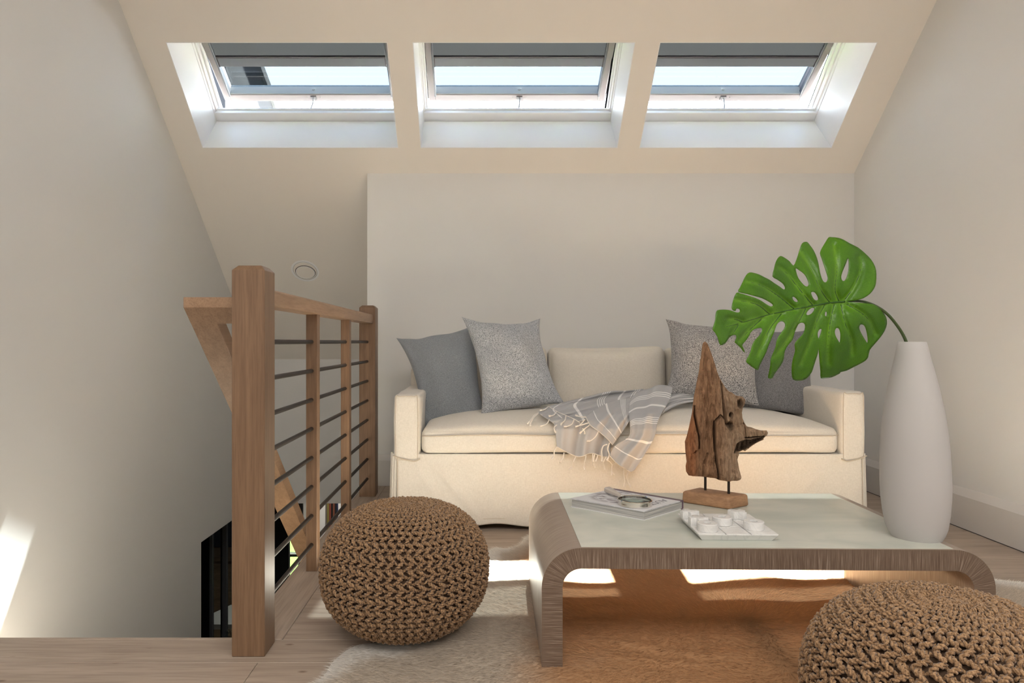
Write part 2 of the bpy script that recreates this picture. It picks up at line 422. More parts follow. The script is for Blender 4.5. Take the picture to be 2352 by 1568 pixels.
# baseboards
def bb(poly, ax, a0, a1, name, flip=None):
    return tag(MB().prism(poly, ax, a0, a1).build(name, M['base']), kind='structure')
h_ = 0.187
bb([(YB-0.024, 0.0), (YB, 0.0), (YB, h_), (YB-0.004, h_-0.0), (YB-0.026, h_-0.034)], 'x', -0.70, XR, 'baseboard_back')
bb([(XR-0.024, 0.0), (XR, 0.0), (XR, h_), (XR-0.004, h_-0.0), (XR-0.026, h_-0.034)], 'y', -1.8, YB-0.024, 'baseboard_right')
tag(MB().box(XR-0.0245, XR-0.0, -1.8, YB, 0.0, 0.003).build('trim_1', M['dark']), kind='structure')

# ------------------------------------------------------------------ skylights
TH = math.radians(12.1); ct, st = math.cos(TH), math.sin(TH)
def S2W(u, a, b): return L2W(u, 0.03+a*ct-b*st, 0.345+a*st+b*ct)
for i, (U0, U1) in enumerate(OPEN):
    w = bpy.data.objects.new('window_%d' % (i+1), None); COL.objects.link(w); w.location = L2W((U0+U1)/2, VB, 0.0); ORG[w.name] = Vector(w.location); w['kind'] = 'structure'
    t = 0.004; e = 0.0008
    mb = MB(); mb.box(U0, U0+t, 0, VB, e, 0.30, fn=L2W); mb.box(U1-t, U1, 0, VB, e, 0.30, fn=L2W)
    mb.box(U0+t, U1-t, VB-t, VB, e, 0.30, fn=L2W); mb.box(U0+t, U1-t, 0, t, e, 0.30, fn=L2W); mb.build('shaft_lining', M['white'], w)
    mb = MB()
    for (a, b) in ((U0-0.07, 0.008), (U1-0.008, U1+0.07)):
        pass
    for sgn, E in ((1, U0), (-1, U1)):
        def X(a): return E+sgn*a
        mb.box(min(X(-.07), X(.008)), max(X(-.07), X(.008)), -0.08, VB+0.08, 0.30, 0.355, fn=L2W)
        mb.box(min(X(-.07), X(.017)), max(X(-.07), X(.017)), -0.08, VB+0.08, 0.325, 0.36, fn=L2W)
        mb.box(min(X(-.07), X(.025)), max(X(-.07), X(.029)), -0.08, VB+0.08, 0.36, 0.395, fn=L2W)
    mb.box(U0, U1, VB-0.058, VB+0.08, 0.305, 0.335, fn=L2W); mb.box(U0, U1, VB-0.066, VB+0.08, 0.338, 0.352, fn=L2W)
    mb.box(U0, U1, -0.08, 0.06, 0.30, 0.342, fn=L2W)
    mb.build('frame', M['white'], w, bevel=0.002, seg=1)
    mb = MB(); mb.box(U0-0.07, U1+0.07, -0.16, -0.002, 0.30, 0.45, fn=L2W); mb.box(U0-0.07, U1+0.07, VB-0.056, VB+0.14, 0.3525, 0.357, fn=L2W); mb.box(U0-0.07, U1+0.07, VB-0.02, VB+0.14, 0.357, 0.42, fn=L2W)
    mb.box(U0-0.16, U0+0.026, -0.1, VB+0.1, 0.396, 0.401, fn=L2W); mb.box(U1-0.026, U1+0.16, -0.1, VB+0.1, 0.396, 0.401, fn=L2W); mb.build('outer_cladding', M['clad'], w)
    MB().box((U0+U1)/2-0.05, (U0+U1)/2-0.0, VB-0.0665, VB-0.06, 0.343, 0.347, fn=L2W).build('latch_plate', M['steel'], w)
    # sash
    a, b = U0+0.03, U1-0.03; A = 0.55; B = 0.085
    mb = MB(); mb.box(a, a+0.040, 0, A, 0, B, fn=S2W); mb.box(b-0.040, b, 0, A, 0, B, fn=S2W)
    mb.box(a+0.04, b-0.04, A-0.050, A, 0, B, fn=S2W); mb.box(a+0.04, b-0.04, 0, 0.05, 0, B, fn=S2W)
    sash = mb.build('sash', M['sash'], w, bevel=0.003, seg=1)
    mb = MB(); mb.box(a-0.012, a+0.006, 0, A+0.004, 0.03, B+0.015, fn=S2W); mb.box(b-0.006, b+0.012, 0, A+0.004, 0.03, B+0.015, fn=S2W); mb.box(a, b, A-0.006, A+0.004, 0.006, B+0.015, fn=S2W)
    mb.build('gasket', M['dark'], sash)
    mb = MB(); mb.box(a+0.036, a+0.047, 0.03, A-0.035, -0.004, 0.035, fn=S2W); mb.box(b-0.047, b-0.036, 0.03, A-0.035, -0.004, 0.035, fn=S2W)
    mb.build('blind_channel', M['bar'], sash, bevel=0.002, seg=1)
    MB().box(a+0.04, b-0.04, A-0.055, A-0.049, 0.004, B-0.002, fn=S2W).build('inner_rail', M['sashgrey'], sash)
    MB().box(a+0.02, b-0.02, 0.02, A-0.02, 0.068, 0.074, fn=S2W).build('pane', M['glass'], sash)
    # blind: folded cloth
    n = 36; P = []
    for k in range(n+1):
        aa = 0.03+(0.236-0.03)*k/n; bb_ = 0.006+(0.019 if k % 2 else 0.0); P.append([S2W(a+0.044, aa, bb_), S2W(b-0.044, aa, bb_)])
    bl = MB().grid(P, uv=False).build('pleated_blind', M['blind'], w)
    mb = MB(); mb.box(a+0.052, b-0.052, 0.241, 0.300, 0.002, 0.024, fn=S2W); bar = mb.build('blind_bar', M['bar'], bl, bevel=0.002, seg=1)
    mb = MB(); mb.box(a+0.044, b-0.044, 0.232, 0.241, 0.000, 0.028, fn=S2W); mb.box(a+0.044, a+0.054, 0.236, 0.300, 0.0, 0.026, fn=S2W); mb.box(b-0.054, b-0.044, 0.236, 0.300, 0.0, 0.026, fn=S2W)
    mb.build('blind_edge_strip', M['dark'], bl)
    um = (U0+U1)/2+0.015
    # push-chain opener
    p0 = Vector(S2W(um, A-0.03, -0.002)); p1 = Vector(L2W(um-0.012+0.0, VB-0.05, 0.345)); mb = MB(); pts = []
    for k in range(25):
        q = k/24; p = p0.lerp(p1, q)+Vector((0.006*math.sin(q*3.1), 0, 0)); pts.append(p)
    mb.tube(pts, [0.0055 if k % 2 else 0.0035 for k in range(25)], 8)
    mb.box(um-0.018, um+0.018, A-0.040, A-0.018, -0.008, 0.001, fn=S2W)
    for q in (-0.042, 0.042): mb.box(um+q-0.003, um+q+0.003, A-0.032, A-0.026, -0.002, 0.001, fn=S2W)
    mb.build('chain_opener', M['steel'], w)
    mb = MB(); cc = Vector(S2W(um, A-0.0555, 0.042)); nrm = (Vector(S2W(um, 0, 0))-Vector(S2W(um, 1, 0))).normalized()
    mb.tube([cc, cc+nrm*0.004], 0.009, 16); mb.tube([cc+nrm*0.004, cc+nrm*0.005], 0.003, 8); mb.build('lock_bolt', M['sashgrey'], sash)
    area('skylight_portal', L2W((U0+U1)/2, 0.30, 0.62), L2W((U0+U1)/2, 0.30, 0.0), 1.5, 1.0, 1, (1, 1, 1), portal=True)

# recessed downlight in the sloped ceiling
c = Vector((-1.232, 4.63, czl(4.63))); nrm = Vector((0, -S, -C_)); ax = Vector((1, 0, 0)); ay = nrm.cross(ax)
def ringm(rs, name, mat, par):
    mb = MB(); V = []; n = 48
    for (r, h) in rs:
        for k in range(n):
            q = 2*math.pi*k/n; V.append(c+ax*r*math.cos(q)+ay*r*math.sin(q)+nrm*h)
    mb.add(V, [(i*n+k, i*n+(k+1) % n, (i+1)*n+(k+1) % n, (i+1)*n+k) for i in range(len(rs)-1) for k in range(n)])
    return mb.build(name, mat, par, smooth=0.6, recalc=False)
dl = thing('recessed_downlight', c, 'round white recessed downlight in the sloped ceiling above the stairwell', 'ceiling light')
ringm([(0.097, 0.0), (0.096, 0.003), (0.085, 0.004), (0.081, 0.001), (0.078, 0.003)], 'trim_ring', M['white'], dl)
c0 = c.copy(); c = c0
def circ(r, h, cx_=0.0, cy_=0.0, sy=1.0): return [c0+ax*(cx_+r*math.cos(2*math.pi*k/64))+ay*(cy_+sy*r*math.sin(2*math.pi*k/64))+nrm*h for k in range(65)]
ringm([(0.082, 0.0012), (0.001, 0.0012)], 'recess_disc', M['ceiling'], dl)
MB().tube(circ(0.068, 0.002, 0.0, -0.010, 0.86), 0.002, 6).build('inner_ring', M['dark'], dl)
MB().tube(circ(0.064, 0.004, 0.0, -0.012, 0.84), 0.0022, 6).build('lamp_rim', M['white'], dl)
MB().tube(circ(0.081, 0.001), 0.0010, 6).build('trim_gap', M['bar'], dl)

# neighbouring roof gable seen through the left skylight
nb = thing('neighbouring_dormer', (-2.45, 6.6, -0.4), 'dark glazed dormer with pale trim boards beyond the left skylight', 'building')
def slope_bar(x0, x1, zoff, th, mat, name):
    X0 = (x0-CX)*6.5/F; X1 = (x1-CX)*6.5/F; mb = MB()
    z = lambda y_: 3.57-(y_-6.5)*0.474+zoff
    mb.prism([(5.6, z(5.6)), (8.2, z(8.2)), (8.2, z(8.2)-th), (5.6, z(5.6)-th)], 'x', X0, X1)
    return mb.build(name, mat, nb)
slope_bar(300, 512, 0.02, 0.1, M['dormer'], 'fascia_board'); slope_bar(512, 532, -0.02, 0.1, M['clear'], 'pane')
slope_bar(532, 538, 0.02, 0.1, M['dormertrim'], 'glazing_bar'); slope_bar(538, 569, -0.03, 0.1, M['dormer'], 'roof_panel')
slope_bar(569, 585, 0.03, 0.12, M['dormertrim'], 'trim_board'); slope_bar(585, 592, -0.02, 0.1, M['dormer'], 'dark_board')  # narrow dark board between the two trim boards
slope_bar(592, 598, 0.02, 0.1, M['dormertrim'], 'trim_board'); slope_bar(598, 606, 0.0, 0.1, M['dormer'], 'edge_board')
mb = MB(); mb.prism([(5.6, -0.4), (8.2, -0.4), (8.2, 2.66), (5.6, 3.88)], 'x', -3.4, -2.16); mb.build('wall', M['dormer'], nb)

# ------------------------------------------------------------------ stair railing
PX0, PX1 = -0.693, -0.602; PC = (PX0+PX1)/2
rail = thing('stair_railing', (PC, 1.887, 0), 'light oak stair railing with square posts and dark horizontal metal rods', 'railing')
def newel(y0, y1, ztop, tip):
    i_ = 0.0135
    V = [(PX0, y0, 0), (PX1, y0, 0), (PX1, y1, 0), (PX0, y1, 0), (PX0, y0, ztop), (PX1, y0, ztop), (PX1, y1, ztop), (PX0, y1, ztop),
         (PX0+i_, y0+i_, tip), (PX1-i_, y0+i_, tip), (PX1-i_, y1-i_, tip), (PX0+i_, y1-i_, tip)]
    Fc = [(0, 3, 2, 1), (8, 9, 10, 11)]+[(k, (k+1) % 4, 4+(k+1) % 4, 4+k) for k in range(4)]+[(4+k, 4+(k+1) % 4, 8+(k+1) % 4, 8+k) for k in range(4)]
    return MB().add(V, Fc).build('newel_post', M['oakz'], rail, bevel=0.0015, seg=1)
newel(1.841, 1.932, 1.069, 1.083); newel(3.745, 3.838, 1.063, 1.076)
for (y0, x0, x1) in ((2.526, -0.669, -0.627), (3.146, -0.669, -0.628)):
    MB().box(x0, x1, y0, y0+0.044, 0, 0.976).build('baluster_post', M['oakz'], rail, bevel=0.0015, seg=1)
mb = MB(); mb.prism([(-0.681, 0.974), (-0.615, 0.974), (-0.615, 1.020), (-0.619, 1.024), (-0.677, 1.024), (-0.681, 1.020)], 'y', 1.932, 3.748)
mb.build('handrail', M['oaky'], rail, bevel=0.002, seg=1)
for k in range(8):
    z = 0.87-0.1099*k; MB().tube([(-0.648, 1.925, z), (-0.648, 3.75, z)], 0.0078, 14).build('rod', M['rod'], rail, smooth=0.6)
# short return and the rail that goes down with the stairs
mb = MB(); y0, z0 = 1.880, 0.967; t_ = 0.93
mb.prism([(y0, z0), (y0, z0+0.0295), (y0+0.045, z0+0.0295-0.01), (y0+0.048, z0-t_*0.048)], 'x', -0.844, PX0)
mb.build('return_rail', M['oaky'], rail, bevel=0.001, seg=1)
mb = MB(); y1 = 4.75
mb.prism([(y0+0.0475, z0-t_*0.0475), (y0+0.0475, z0+0.019), (y0+0.055, z0+0.014), (y1, z0-t_*(y1-y0)+0.062), (y1, z0-t_*(y1-y0))], 'x', -0.8435, -0.767)
mb.build('sloping_handrail', M['oaky'], rail, bevel=0.001, seg=1)
# stairs (structure)
mb = MB(); nst = 12
for k in range(nst):
    mb.box(XL+0.001, EX-0.001, 1.966+k*0.245, 1.966+(k+1)*0.245+0.02, -0.225*(k+1)-0.04, -0.225*(k+1)); mb.box(XL+0.001, EX-0.001, 1.966+k*0.245, 1.98+k*0.245, -0.225*(k+1), -0.225*k-0.04)
tag(mb.build('stairs', M['floor']), kind='structure')

# ------------------------------------------------------------------ lower storey seen through the stairwell
M['brownwall'] = wood('brown_panelling', (0.13, 0.09, 0.065, 1), (0.075, 0.05, 0.035, 1), (6, 6, 30), 0.5)
M['navy'] = newmat('dark_blue_reflection', (0.02, 0.026, 0.04, 1), 0.5)[0]
M['grass'] = newmat('lawn_green', (0.05, 0.11, 0.008, 1), 0.9)[0]
tag(MB().box(-4.3, 1.0, 1.9, 8.2, -3.0, -2.9).build('floor_lower', M['floor']), kind='structure')
mb = MB(); mb.box(-4.3, XL-0.1, 3.0, 8.2, -0.419, -0.3); mb.box(XL-0.1, 1.0, 5.42, 8.2, -0.419, -0.3)
tag(mb.build('ceiling_lower', M['wall']), kind='structure')
mb = MB(); mb.box(-4.3, -2.6, 8.0, 8.1, -2.9, -0.419); mb.box(-2.15, 1.0, 8.0, 8.1, -2.9, -0.419); mb.box(-2.6, -2.15, 8.0, 8.1, -2.9, -2.4)
tag(mb.build('wall_lower_back', M['wall']), kind='structure')
mb = MB(); mb.box(-4.3, -4.2, 3.0, 8.1, -2.9, -0.419); mb.box(-4.3, XL-0.1, 3.0, 3.1, -2.9, -0.419); mb.box(0.9, 1.0, 5.42, 8.0, -2.9, -0.419); mb.box(EX+0.1, 1.0, 5.42, 5.5, -2.9, -0.419)
tag(mb.build('wall_lower_side', M['brownwall']), kind='structure')
tag(MB().box(-4.5, 0.5, 8.15, 20, -3.0, -2.95).build('ground_lawn', M['grass']), kind='structure')
tag(MB().box(-40, 40, -30, 60, -3.2, -3.05).build('ground', newmat('ground_grey', (0.02, 0.02, 0.02, 1), 0.9)[0]), kind='structure')
w4 = bpy.data.objects.new('window_4', None); COL.objects.link(w4); w4.location = (-2.4, 8.0, -2.4); ORG[w4.name] = Vector(w4.location); w4['kind'] = 'structure'
mb = MB(); mb.box(-2.6, -2.56, 7.97, 8.06, -2.4, -0.42); mb.box(-2.205, -2.15, 7.97, 8.06, -2.4, -0.42); mb.box(-2.56, -2.2, 7.97, 8.06, -2.4, -2.34); mb.box(-2.56, -2.2, 7.97, 8.06, -1.7, -1.67)
mb.build('frame', M['black'], w4); MB().box(-2.56, -2.2, 8.02, 8.026, -2.34, -0.42).build('pane', glassmat('dark_tinted_glass', (0.15, 0.16, 0.15, 1), 0.04), w4)
area('downstairs_fill', (-1.6, 6.9, -0.45), (-1.6, 7.2, -3), 0.5, 0.5, 2.0, (1.0, 0.92, 0.82))  # added fill so the lower room and its books show; no fixture
pn = thing('black_door', (-2.1, 6.5, -2.9), 'tall black door standing downstairs behind the sloping handrail', 'door')
MB().box(-2.30, -1.89, 6.5, 6.55, -2.9, -0.45).build('panel', M['black'], pn, bevel=0.004)
MB().tube([(-1.93, 6.47, -1.8), (-1.93, 6.47, -1.6)], 0.008, 8).build('handle', M['steel'], pn)
# glazed steel screen downstairs, left
gs = thing('steel_glazed_screen', (-2.5, 6.0, -2.9), 'black steel framed glass screen downstairs, seen below the left wall', 'partition')
def gx(px, Y): return (px-CX)*Y/F
mb = MB(); mb.box(gx(440, 6), gx(481, 6), 6.0, 6.05, -2.9, -0.43); mb.build('stile', M['black'], gs)
mb = MB(); mb.box(gx(481, 6), gx(487, 6), 6.0, 6.04, -2.9, -0.43); mb.build('stile', M['bar'], gs)
mb = MB(); mb.box(gx(506.5, 6), gx(509.5, 6), 6.0, 6.05, -2.9, -0.43); mb.build('stile', M['black'], gs)
mb = MB(); mb.box(gx(509.5, 6), gx(519, 6), 6.01, 6.05, -2.9, -0.43); mb.build('stile', M['bar'], gs)
mb = MB(); mb.box(gx(440, 6), gx(585, 6), 6.0, 6.05, -0.50, -0.43); mb.build('top_rail', M['bar'], gs)
MB().box(gx(487, 6), gx(585, 6), 6.02, 6.026, -2.9, -0.5).build('pane', M['clear'], gs)
sb = thing('timber_sideboard', (-3.1, 7.7, -2.9), 'brown timber cupboard behind the glass screen downstairs', 'cupboard')
MB().box(-3.6, -2.62, 7.6, 7.99, -2.9, -1.62).build('body', M['brownwall'], sb); MB().box(-3.62, -2.6, 7.58, 7.99, -1.62, -1.58).build('top', M['brownwall'], sb)
for x in (-3.58, -3.09): MB().box(x, x+0.46, 7.585, 7.6, -2.85, -1.66).build('door', M['brownwall'], sb, bevel=0.004)
nv = thing('blue_reflection', (-3.1, 7.9, -1.58), 'dark blue board imitating a reflection above the timber cupboard downstairs', 'panel')
MB().box(-3.7, -2.62, 7.93, 7.99, -1.57, -0.45).build('board', M['navy'], nv)  # reflection behind the screen, put in as a dark blue board
st_ = thing('pale_bench', (-2.5, 6.9, -2.9), 'pale grey bench top downstairs behind the glass screen', 'bench')
mb = MB(); mb.prism([(-2.95, 6.7), (-2.3, 6.7), (-2.2, 7.2), (-2.72, 7.2)], 'z', -2.02, -1.97); mb.build('top', M['wall'], st_)
mb = MB(); mb.box(-2.8, -2.74, 6.75, 6.8, -2.9, -2.02); mb.build('leg', M['black'], st_); mb = MB(); mb.box(-2.36, -2.3, 6.75, 6.8, -2.9, -2.02); mb.build('leg', M['black'], st_)
ch = thing('crystal_cluster', at(525, 1452, 5.7), 'small cluster of clear crystals at the foot of the newel post gap downstairs', 'ornament')
for k in range(9):
    p = at(517+rng.random()*14, 1444+rng.random()*18, 5.7); mb = MB(); mb.lathe([(0.0006, -0.016), (0.014, 0.0), (0.0006, 0.016)], p, 6); mb.build('crystal', M['clear'], ch)
# bookcase downstairs with books
bc = thing('bookcase', (-1.8, 7.8, -2.9), 'white bookcase downstairs, seen through the railing rods', 'bookcase')
x0, x1 = gx(736, 7.75), gx(786, 7.75)
mb = MB(); mb.box(x0, gx(749, 7.75), 7.7, 7.98, -2.9, -0.7); mb.build('side_panel', M['white'], bc); mb = MB(); mb.box(gx(779, 7.75), x1, 7.7, 7.98, -2.9, -0.7); mb.build('side_panel', M['white'], bc)
for z in (-2.3, -1.85, -1.42, -0.72): MB().box(gx(749, 7.75), gx(779, 7.75), 7.72, 7.98, z-0.02, z).build('shelf', M['white'], bc)
MB().box(gx(749, 7.75), gx(779, 7.75), 7.965, 7.98, -2.9, -0.74).build('back_panel', M['white'], bc)
bcol = [(751, 756, (0.25, 0.2, 0.06), 'olive'), (756.3, 760.5, (0.25, 0.06, 0.04), 'red'), (761, 764, (0.01, 0.01, 0.01), 'black'), (764.5, 769, (0.2, 0.07, 0.04), 'brick brown'), (769.3, 773, (0.012, 0.012, 0.015), 'thick black'), (773.3, 777.5, (0.02, 0.03, 0.08), 'navy')]
for a, b, cc, nm in bcol:
    q = thing('book', (gx(a, 7.74), 7.74, -1.42), nm+' book standing in the white bookcase downstairs', 'book', 'books in the downstairs bookcase')
    mm = newmat('book_'+nm.replace(' ', '_'), (*cc, 1), 0.6)[0]
    MB().box(gx(a, 7.74), gx(b, 7.74), 7.735, 7.93, -1.42, -0.95+0.02*random.random()).build('cover', mm, q, bevel=0.002, seg=1)
    MB().box(gx(a, 7.74)+0.004, gx(b, 7.74)-0.004, 7.745, 7.935, -1.415, -0.955).build('pages', M['white'], q)

# ------------------------------------------------------------------ sofa
D0 = 3.08
SX0, SX1 = -0.4127, 1.775; AI0, AI1 = -0.288, 1.659
sofa = thing('sofa', ((SX0+SX1)/2, 3.5, 0), 'cream linen slipcovered sofa with square arms and one long seat cushion', 'sofa')
nz = lambda x, y, z, s_: noise.noise(Vector((x*s_, y*s_, z*s_)))
def armfn(sgn):
    def fn(a, b, c_, p):
        p = Vector(p); p.z += 0.012*(1-b)*0.3*(1 if c_ > 0.5 else 0)*0; p.x += 0.004*nz(p.x, p.y, p.z, 9); p.y += 0.004*nz(p.z, p.x, p.y, 9); p.z += 0.005*nz(p.y, p.x, p.z, 6)*(c_ > 0)
        return p
    return fn
arms = []
for (x0, x1, zt) in ((SX0, AI0, 0.628), (AI1, SX1, 0.640)):
    arm = rounded(((x0+x1)/2, (D0+3.98)/2, (0.31+zt)/2), ((x1-x0)/2, (3.98-D0)/2, (zt-0.31)/2), 0.022, (10, 24, 14), armfn(1)).build('arm', M['linen'], sofa, smooth=True)
    mb = MB()   # stitched seam round the arm front
    pts = [(x0+0.012, D0+0.003, 0.33), (x0+0.012, D0+0.002, zt-0.03), (x0+0.03, D0+0.002, zt-0.011), (x1-0.03, D0+0.002, zt-0.011), (x1-0.012, D0+0.002, zt-0.03), (x1-0.012, D0+0.003, 0.33)]
    mb.tube(smoothpoly(pts, False, 5), 0.0017, 6, mi=0); mb.build('seam', M['linenseam'], arm, smooth=True)
# back
rounded(((SX0+SX1)/2, 3.90, 0.505), ((SX1-SX0)/2-0.004, 0.105, 0.225), 0.04, (40, 8, 12), lambda a, b, c_, p: p+Vector((0, 0, 0.012*nz(p.x, 0, 0, 3)))).build('back_frame', M['linen'], sofa, smooth=True)
for (x0, x1) in ((SX0+0.004, SX0+0.10), (SX1-0.10, SX1-0.004)):
    rounded(((x0+x1)/2, 3.86, 0.66), (0.05, 0.085, 0.075), 0.035, (6, 8, 8), lambda a, b, c_, p: p+Vector((0, 0.25*(p.z-0.6), 0))).build('back_corner', M['linen'], sofa, smooth=True)
# deck under the cushion
MB().box(SX0+0.02, SX1-0.02, D0+0.03, 3.97, 0.09, 0.352).build('seat_deck', M['linen'], sofa)
for x in (SX0+0.12, SX1-0.12):
    for y in (D0+0.1, 3.9): MB().box(x-0.03, x+0.03, y-0.03, y+0.03, 0, 0.09).build('foot', M['dark'], sofa)
# skirt front: a wavy cloth panel, then side panels and corner pleats
def wrinkle(x, z):
    d_ = 0.0
    for (cx_, cz_, an, L_, A_) in ((-0.25, 0.335, -50, 0.30, 0.010), (-0.30, 0.30, -62, 0.26, 0.007), (1.62, 0.335, 228, 0.26, 0.008), (0.1, 0.2, -20, 0.2, 0.002), (0.9, 0.2, 12, 0.3, 0.002)):
        ca, sa = math.cos(math.radians(an)), math.sin(math.radians(an)); s_ = (x-cx_)*ca+(z-cz_)*sa; q = -(x-cx_)*sa+(z-cz_)*ca
        if -0.05 < s_ < L_+0.1: d_ += A_*math.exp(-(q/0.014)**2)*max(0, math.sin(math.pi*(s_+0.05)/(L_+0.15)))
    return d_
P = []; nxx = 220; nzz = 44
for i in range(nxx+1):
    x = SX0+0.018+(SX1-SX0-0.036)*i/nxx; row = []
    for j in range(nzz+1):
        q = j/nzz; z = 0.352-(0.352-0.021-0.006*math.sin(x*9+1)-0.004*math.sin(x*23))*q
        y = D0+0.004-0.010*q-wrinkle(x, z)+0.004*nz(x, 0, z, 7)+0.003*math.sin(x*14)*q
        row.append((x, y, z))
    P.append(row)
sk = MB().grid(P, uv=False).build('front_skirt', M['linen'], sofa, smooth=True, solid=0.003)
MB().tube([(SX0+0.02+(SX1-SX0-0.04)*k/80, D0-0.0068+0.003*math.sin((SX0+0.02+(SX1-SX0-0.04)*k/80)*14), 0.049+0.006*math.sin((SX0+0.02+(SX1-SX0-0.04)*k/80)*9+1)) for k in range(81)], 0.0012, 5).build('hem_stitch', M['linenseam'], sk)
for sgn, xs in ((-1, SX0), (1, SX1)):
    P = []
    for i in range(31):
        y = D0+0.02+(3.97-D0-0.02)*i/30; P.append([(xs+sgn*(0.003+0.012*q/10+0.003*math.sin(y*20)*q/10), y, 0.345-(0.345-0.02)*q/10) for q in range(11)])
    MB().grid(P, uv=False).build('side_skirt', M['linen'], sofa, smooth=True, solid=0.003)
    for (off, yy, wd) in ((-0.004, D0+0.012, 0.018), (0.006, D0+0.020, 0.014), (0.016, D0+0.05, 0.010)):   # corner pleats
        P = []
        for q in range(16):
            z = 0.352-0.334*q/15; fl = 0.010*q/15
            P.append([(xs+sgn*(off-wd+fl*0.4), yy-0.003, z), (xs+sgn*(off-wd*0.3+fl*0.7), yy-0.006-fl*0.3, z), (xs+sgn*(off+fl), yy+0.0, z), (xs+sgn*(off-0.004+fl), yy+0.016, z)])
        MB().grid(P, uv=False).build('corner_pleat', M['linen'], sofa, smooth=True, solid=0.0025)
    mb = MB(); x_in = xs-sgn*0.020     # stitched pleat edge
    mb.tube([(x_in, D0-0.002-0.008*q/10, 0.335-0.31*q/10) for q in range(11)], 0.0016, 5); mb.build('seam', M['linenseam'], sk)
# welt below the arms
for (x0, x1, m_) in ((SX0, AI0, 1), (AI1, SX1, -1)):
    pts = []
    for k in range(15):
        q = k/14; x = x0+(x1-x0)*q; qq = q if m_ == 1 else 1-q; pts.append((x, D0-0.004, 0.318+0.045*(1-qq)**2*0.6+0.03*max(0, qq-0.8)*2))
    MB().tube(pts, 0.0028, 6).build('welt', M['linenseam'], sofa, smooth=True)
# seat cushion
scx, scy = (AI0+AI1)/2, (D0+3.78)/2; shx, shy = (AI1-AI0)/2-0.003, (3.78-D0)/2+0.004
def seatfn(a, b, c_, p):
    p = Vector(p); cr = ((1-abs(a)**5)*(1-abs(b)**4)); cr = max(0, cr)**0.8
    if c_ > -0.2: p.z += (0.074*cr)*(c_+0.2)/1.2
    p.y -= 0.006*math.cos(a*1.5)*(b < -0.7); p.z += 0.004*nz(p.x, p.y, 0, 5)*(c_ > 0.2); p.z += 0.003*math.sin(p.x*6)*(c_ < 0)
    if abs(a) > 0.93 and b < -0.6: p.y += 0.012*((abs(a)-0.93)/0.07)**2
    return p
seat = rounded((scx, scy, 0.4095), (shx, shy, 0.0565), 0.030, (70, 30, 8), seatfn).build('seat_cushion', M['linen'], sofa, smooth=True)
pts = [(scx+shx*s_*0.996, scy-shy-0.004-0.006*math.cos(s_*1.5)+(0.022*((abs(s_)-0.94)/0.06)**2 if abs(s_) > 0.94 else 0), 0.436+0.006*(1-s_*s_)+0.003*math.sin(s_*7)) for s_ in [k/40-1 for k in range(81)]]
MB().tube(pts, 0.0022, 6).build('piping', M['linenseam'], seat, smooth=True)
# back cushions
bw = (AI1-AI0)/3
for k in range(3):
    cx_ = AI0+bw*(k+0.5)
    def bfn(a, b, c_, p, cx_=cx_):
        p = Vector(p); cr = max(0, (1-a**4)*(1-c_**4)); p.y += (0.05*cr**0.7)*(-1 if b < 0 else 0.3)*abs(b)
        p.z -= 0.010*math.sin((a+1)*2.2)*(c_ > 0.5)*0.6; p.z += 0.006*nz(p.x, 0, 1, 8)*(c_ > 0); p.y += 0.10*(p.z-0.65)
        p.x += 0.008*(c_**2)*0-0.012*a*(1-c_**2)*0; return p
    rounded((cx_, 3.70, 0.672), (bw/2-0.003, 0.075, 0.168), 0.045, (26, 8, 20), bfn).build('back_cushion', M['linen'], sofa, smooth=True)

# ------------------------------------------------------------------ cushions on the sofa
def pillow(name, corners, thick, mat, label, pinch=0.07, seed=0, backmat=None, wr=0.004, sag=None, group=None):
    c4 = [Vector(c) for c in corners]   # TL TR BR BL
    n_ = ((c4[1]-c4[3]).cross(c4[0]-c4[2])).normalized()
    if n_.y > 0: n_ = -n_
    base = (c4[2]+c4[3])/2; o = thing(name, base, label, 'cushion', group); Nn = 36
    for side, nm in ((1, 'front_cover'), (-1, 'back_cover')):
        P = []
        for i in range(Nn+1):
            s_ = -math.cos(math.pi*i/Nn); row = []
            for j in range(Nn+1):
                t_ = -math.cos(math.pi*j/Nn)
                s2 = s_*(1-pinch*(1-abs(t_)**2.6)*abs(s_)**2)+0.012*math.sin(t_*4+seed)*abs(s_)**3*(1-t_*t_); t2 = t_*(1-pinch*(0.3 if t_ < 0 else 1.0)*(1-abs(s_)**2.6)*abs(t_)**2)+0.012*math.sin(s_*4.5+seed*2)*abs(t_)**3*(1-s_*s_)
                u, v = (s2+1)/2, (t2+1)/2
                p = c4[3]*(1-u)*(1-v)+c4[2]*u*(1-v)+c4[1]*u*v+c4[0]*(1-u)*v
                h = max(0, (1-s_**2)*(1-t_**2))**0.42*thick
                cw = sum(math.exp(-((s_-a)**2+(t_-b)**2)/0.16) for a in (-1, 1) for b in (-1, 1))
                h += wr*min(1, h/thick*2)*(noise.noise(Vector((s_*2.2+seed, t_*2.2, seed*3)))*2.2+cw*1.5*math.sin((s_*1.3+t_)*9+seed))
                p = p+n_*h*side
                row.append(p)
            P.append(row)
        MB().grid(P).build(nm, mat if side == 1 or not backmat else backmat, o, smooth=True)
    return o
pillow('cushion', [at(910, 776, 3.60), at(1100, 738, 3.66), at(1118, 958, 3.38), at(972, 985, 3.36)], 0.085, M['bluegrey'], 'plain blue-grey linen cushion leaning on the left arm of the sofa', 0.17, 1, M['linen'], 0.009)
pillow('cushion', [at(1060, 727, 3.46), at(1241, 731, 3.50), at(1297, 926, 3.30), at(1104, 957, 3.24)], 0.080, M['tweed2'], 'pale flecked woven cushion overlapping the blue-grey one', 0.18, 2, None, 0.008)
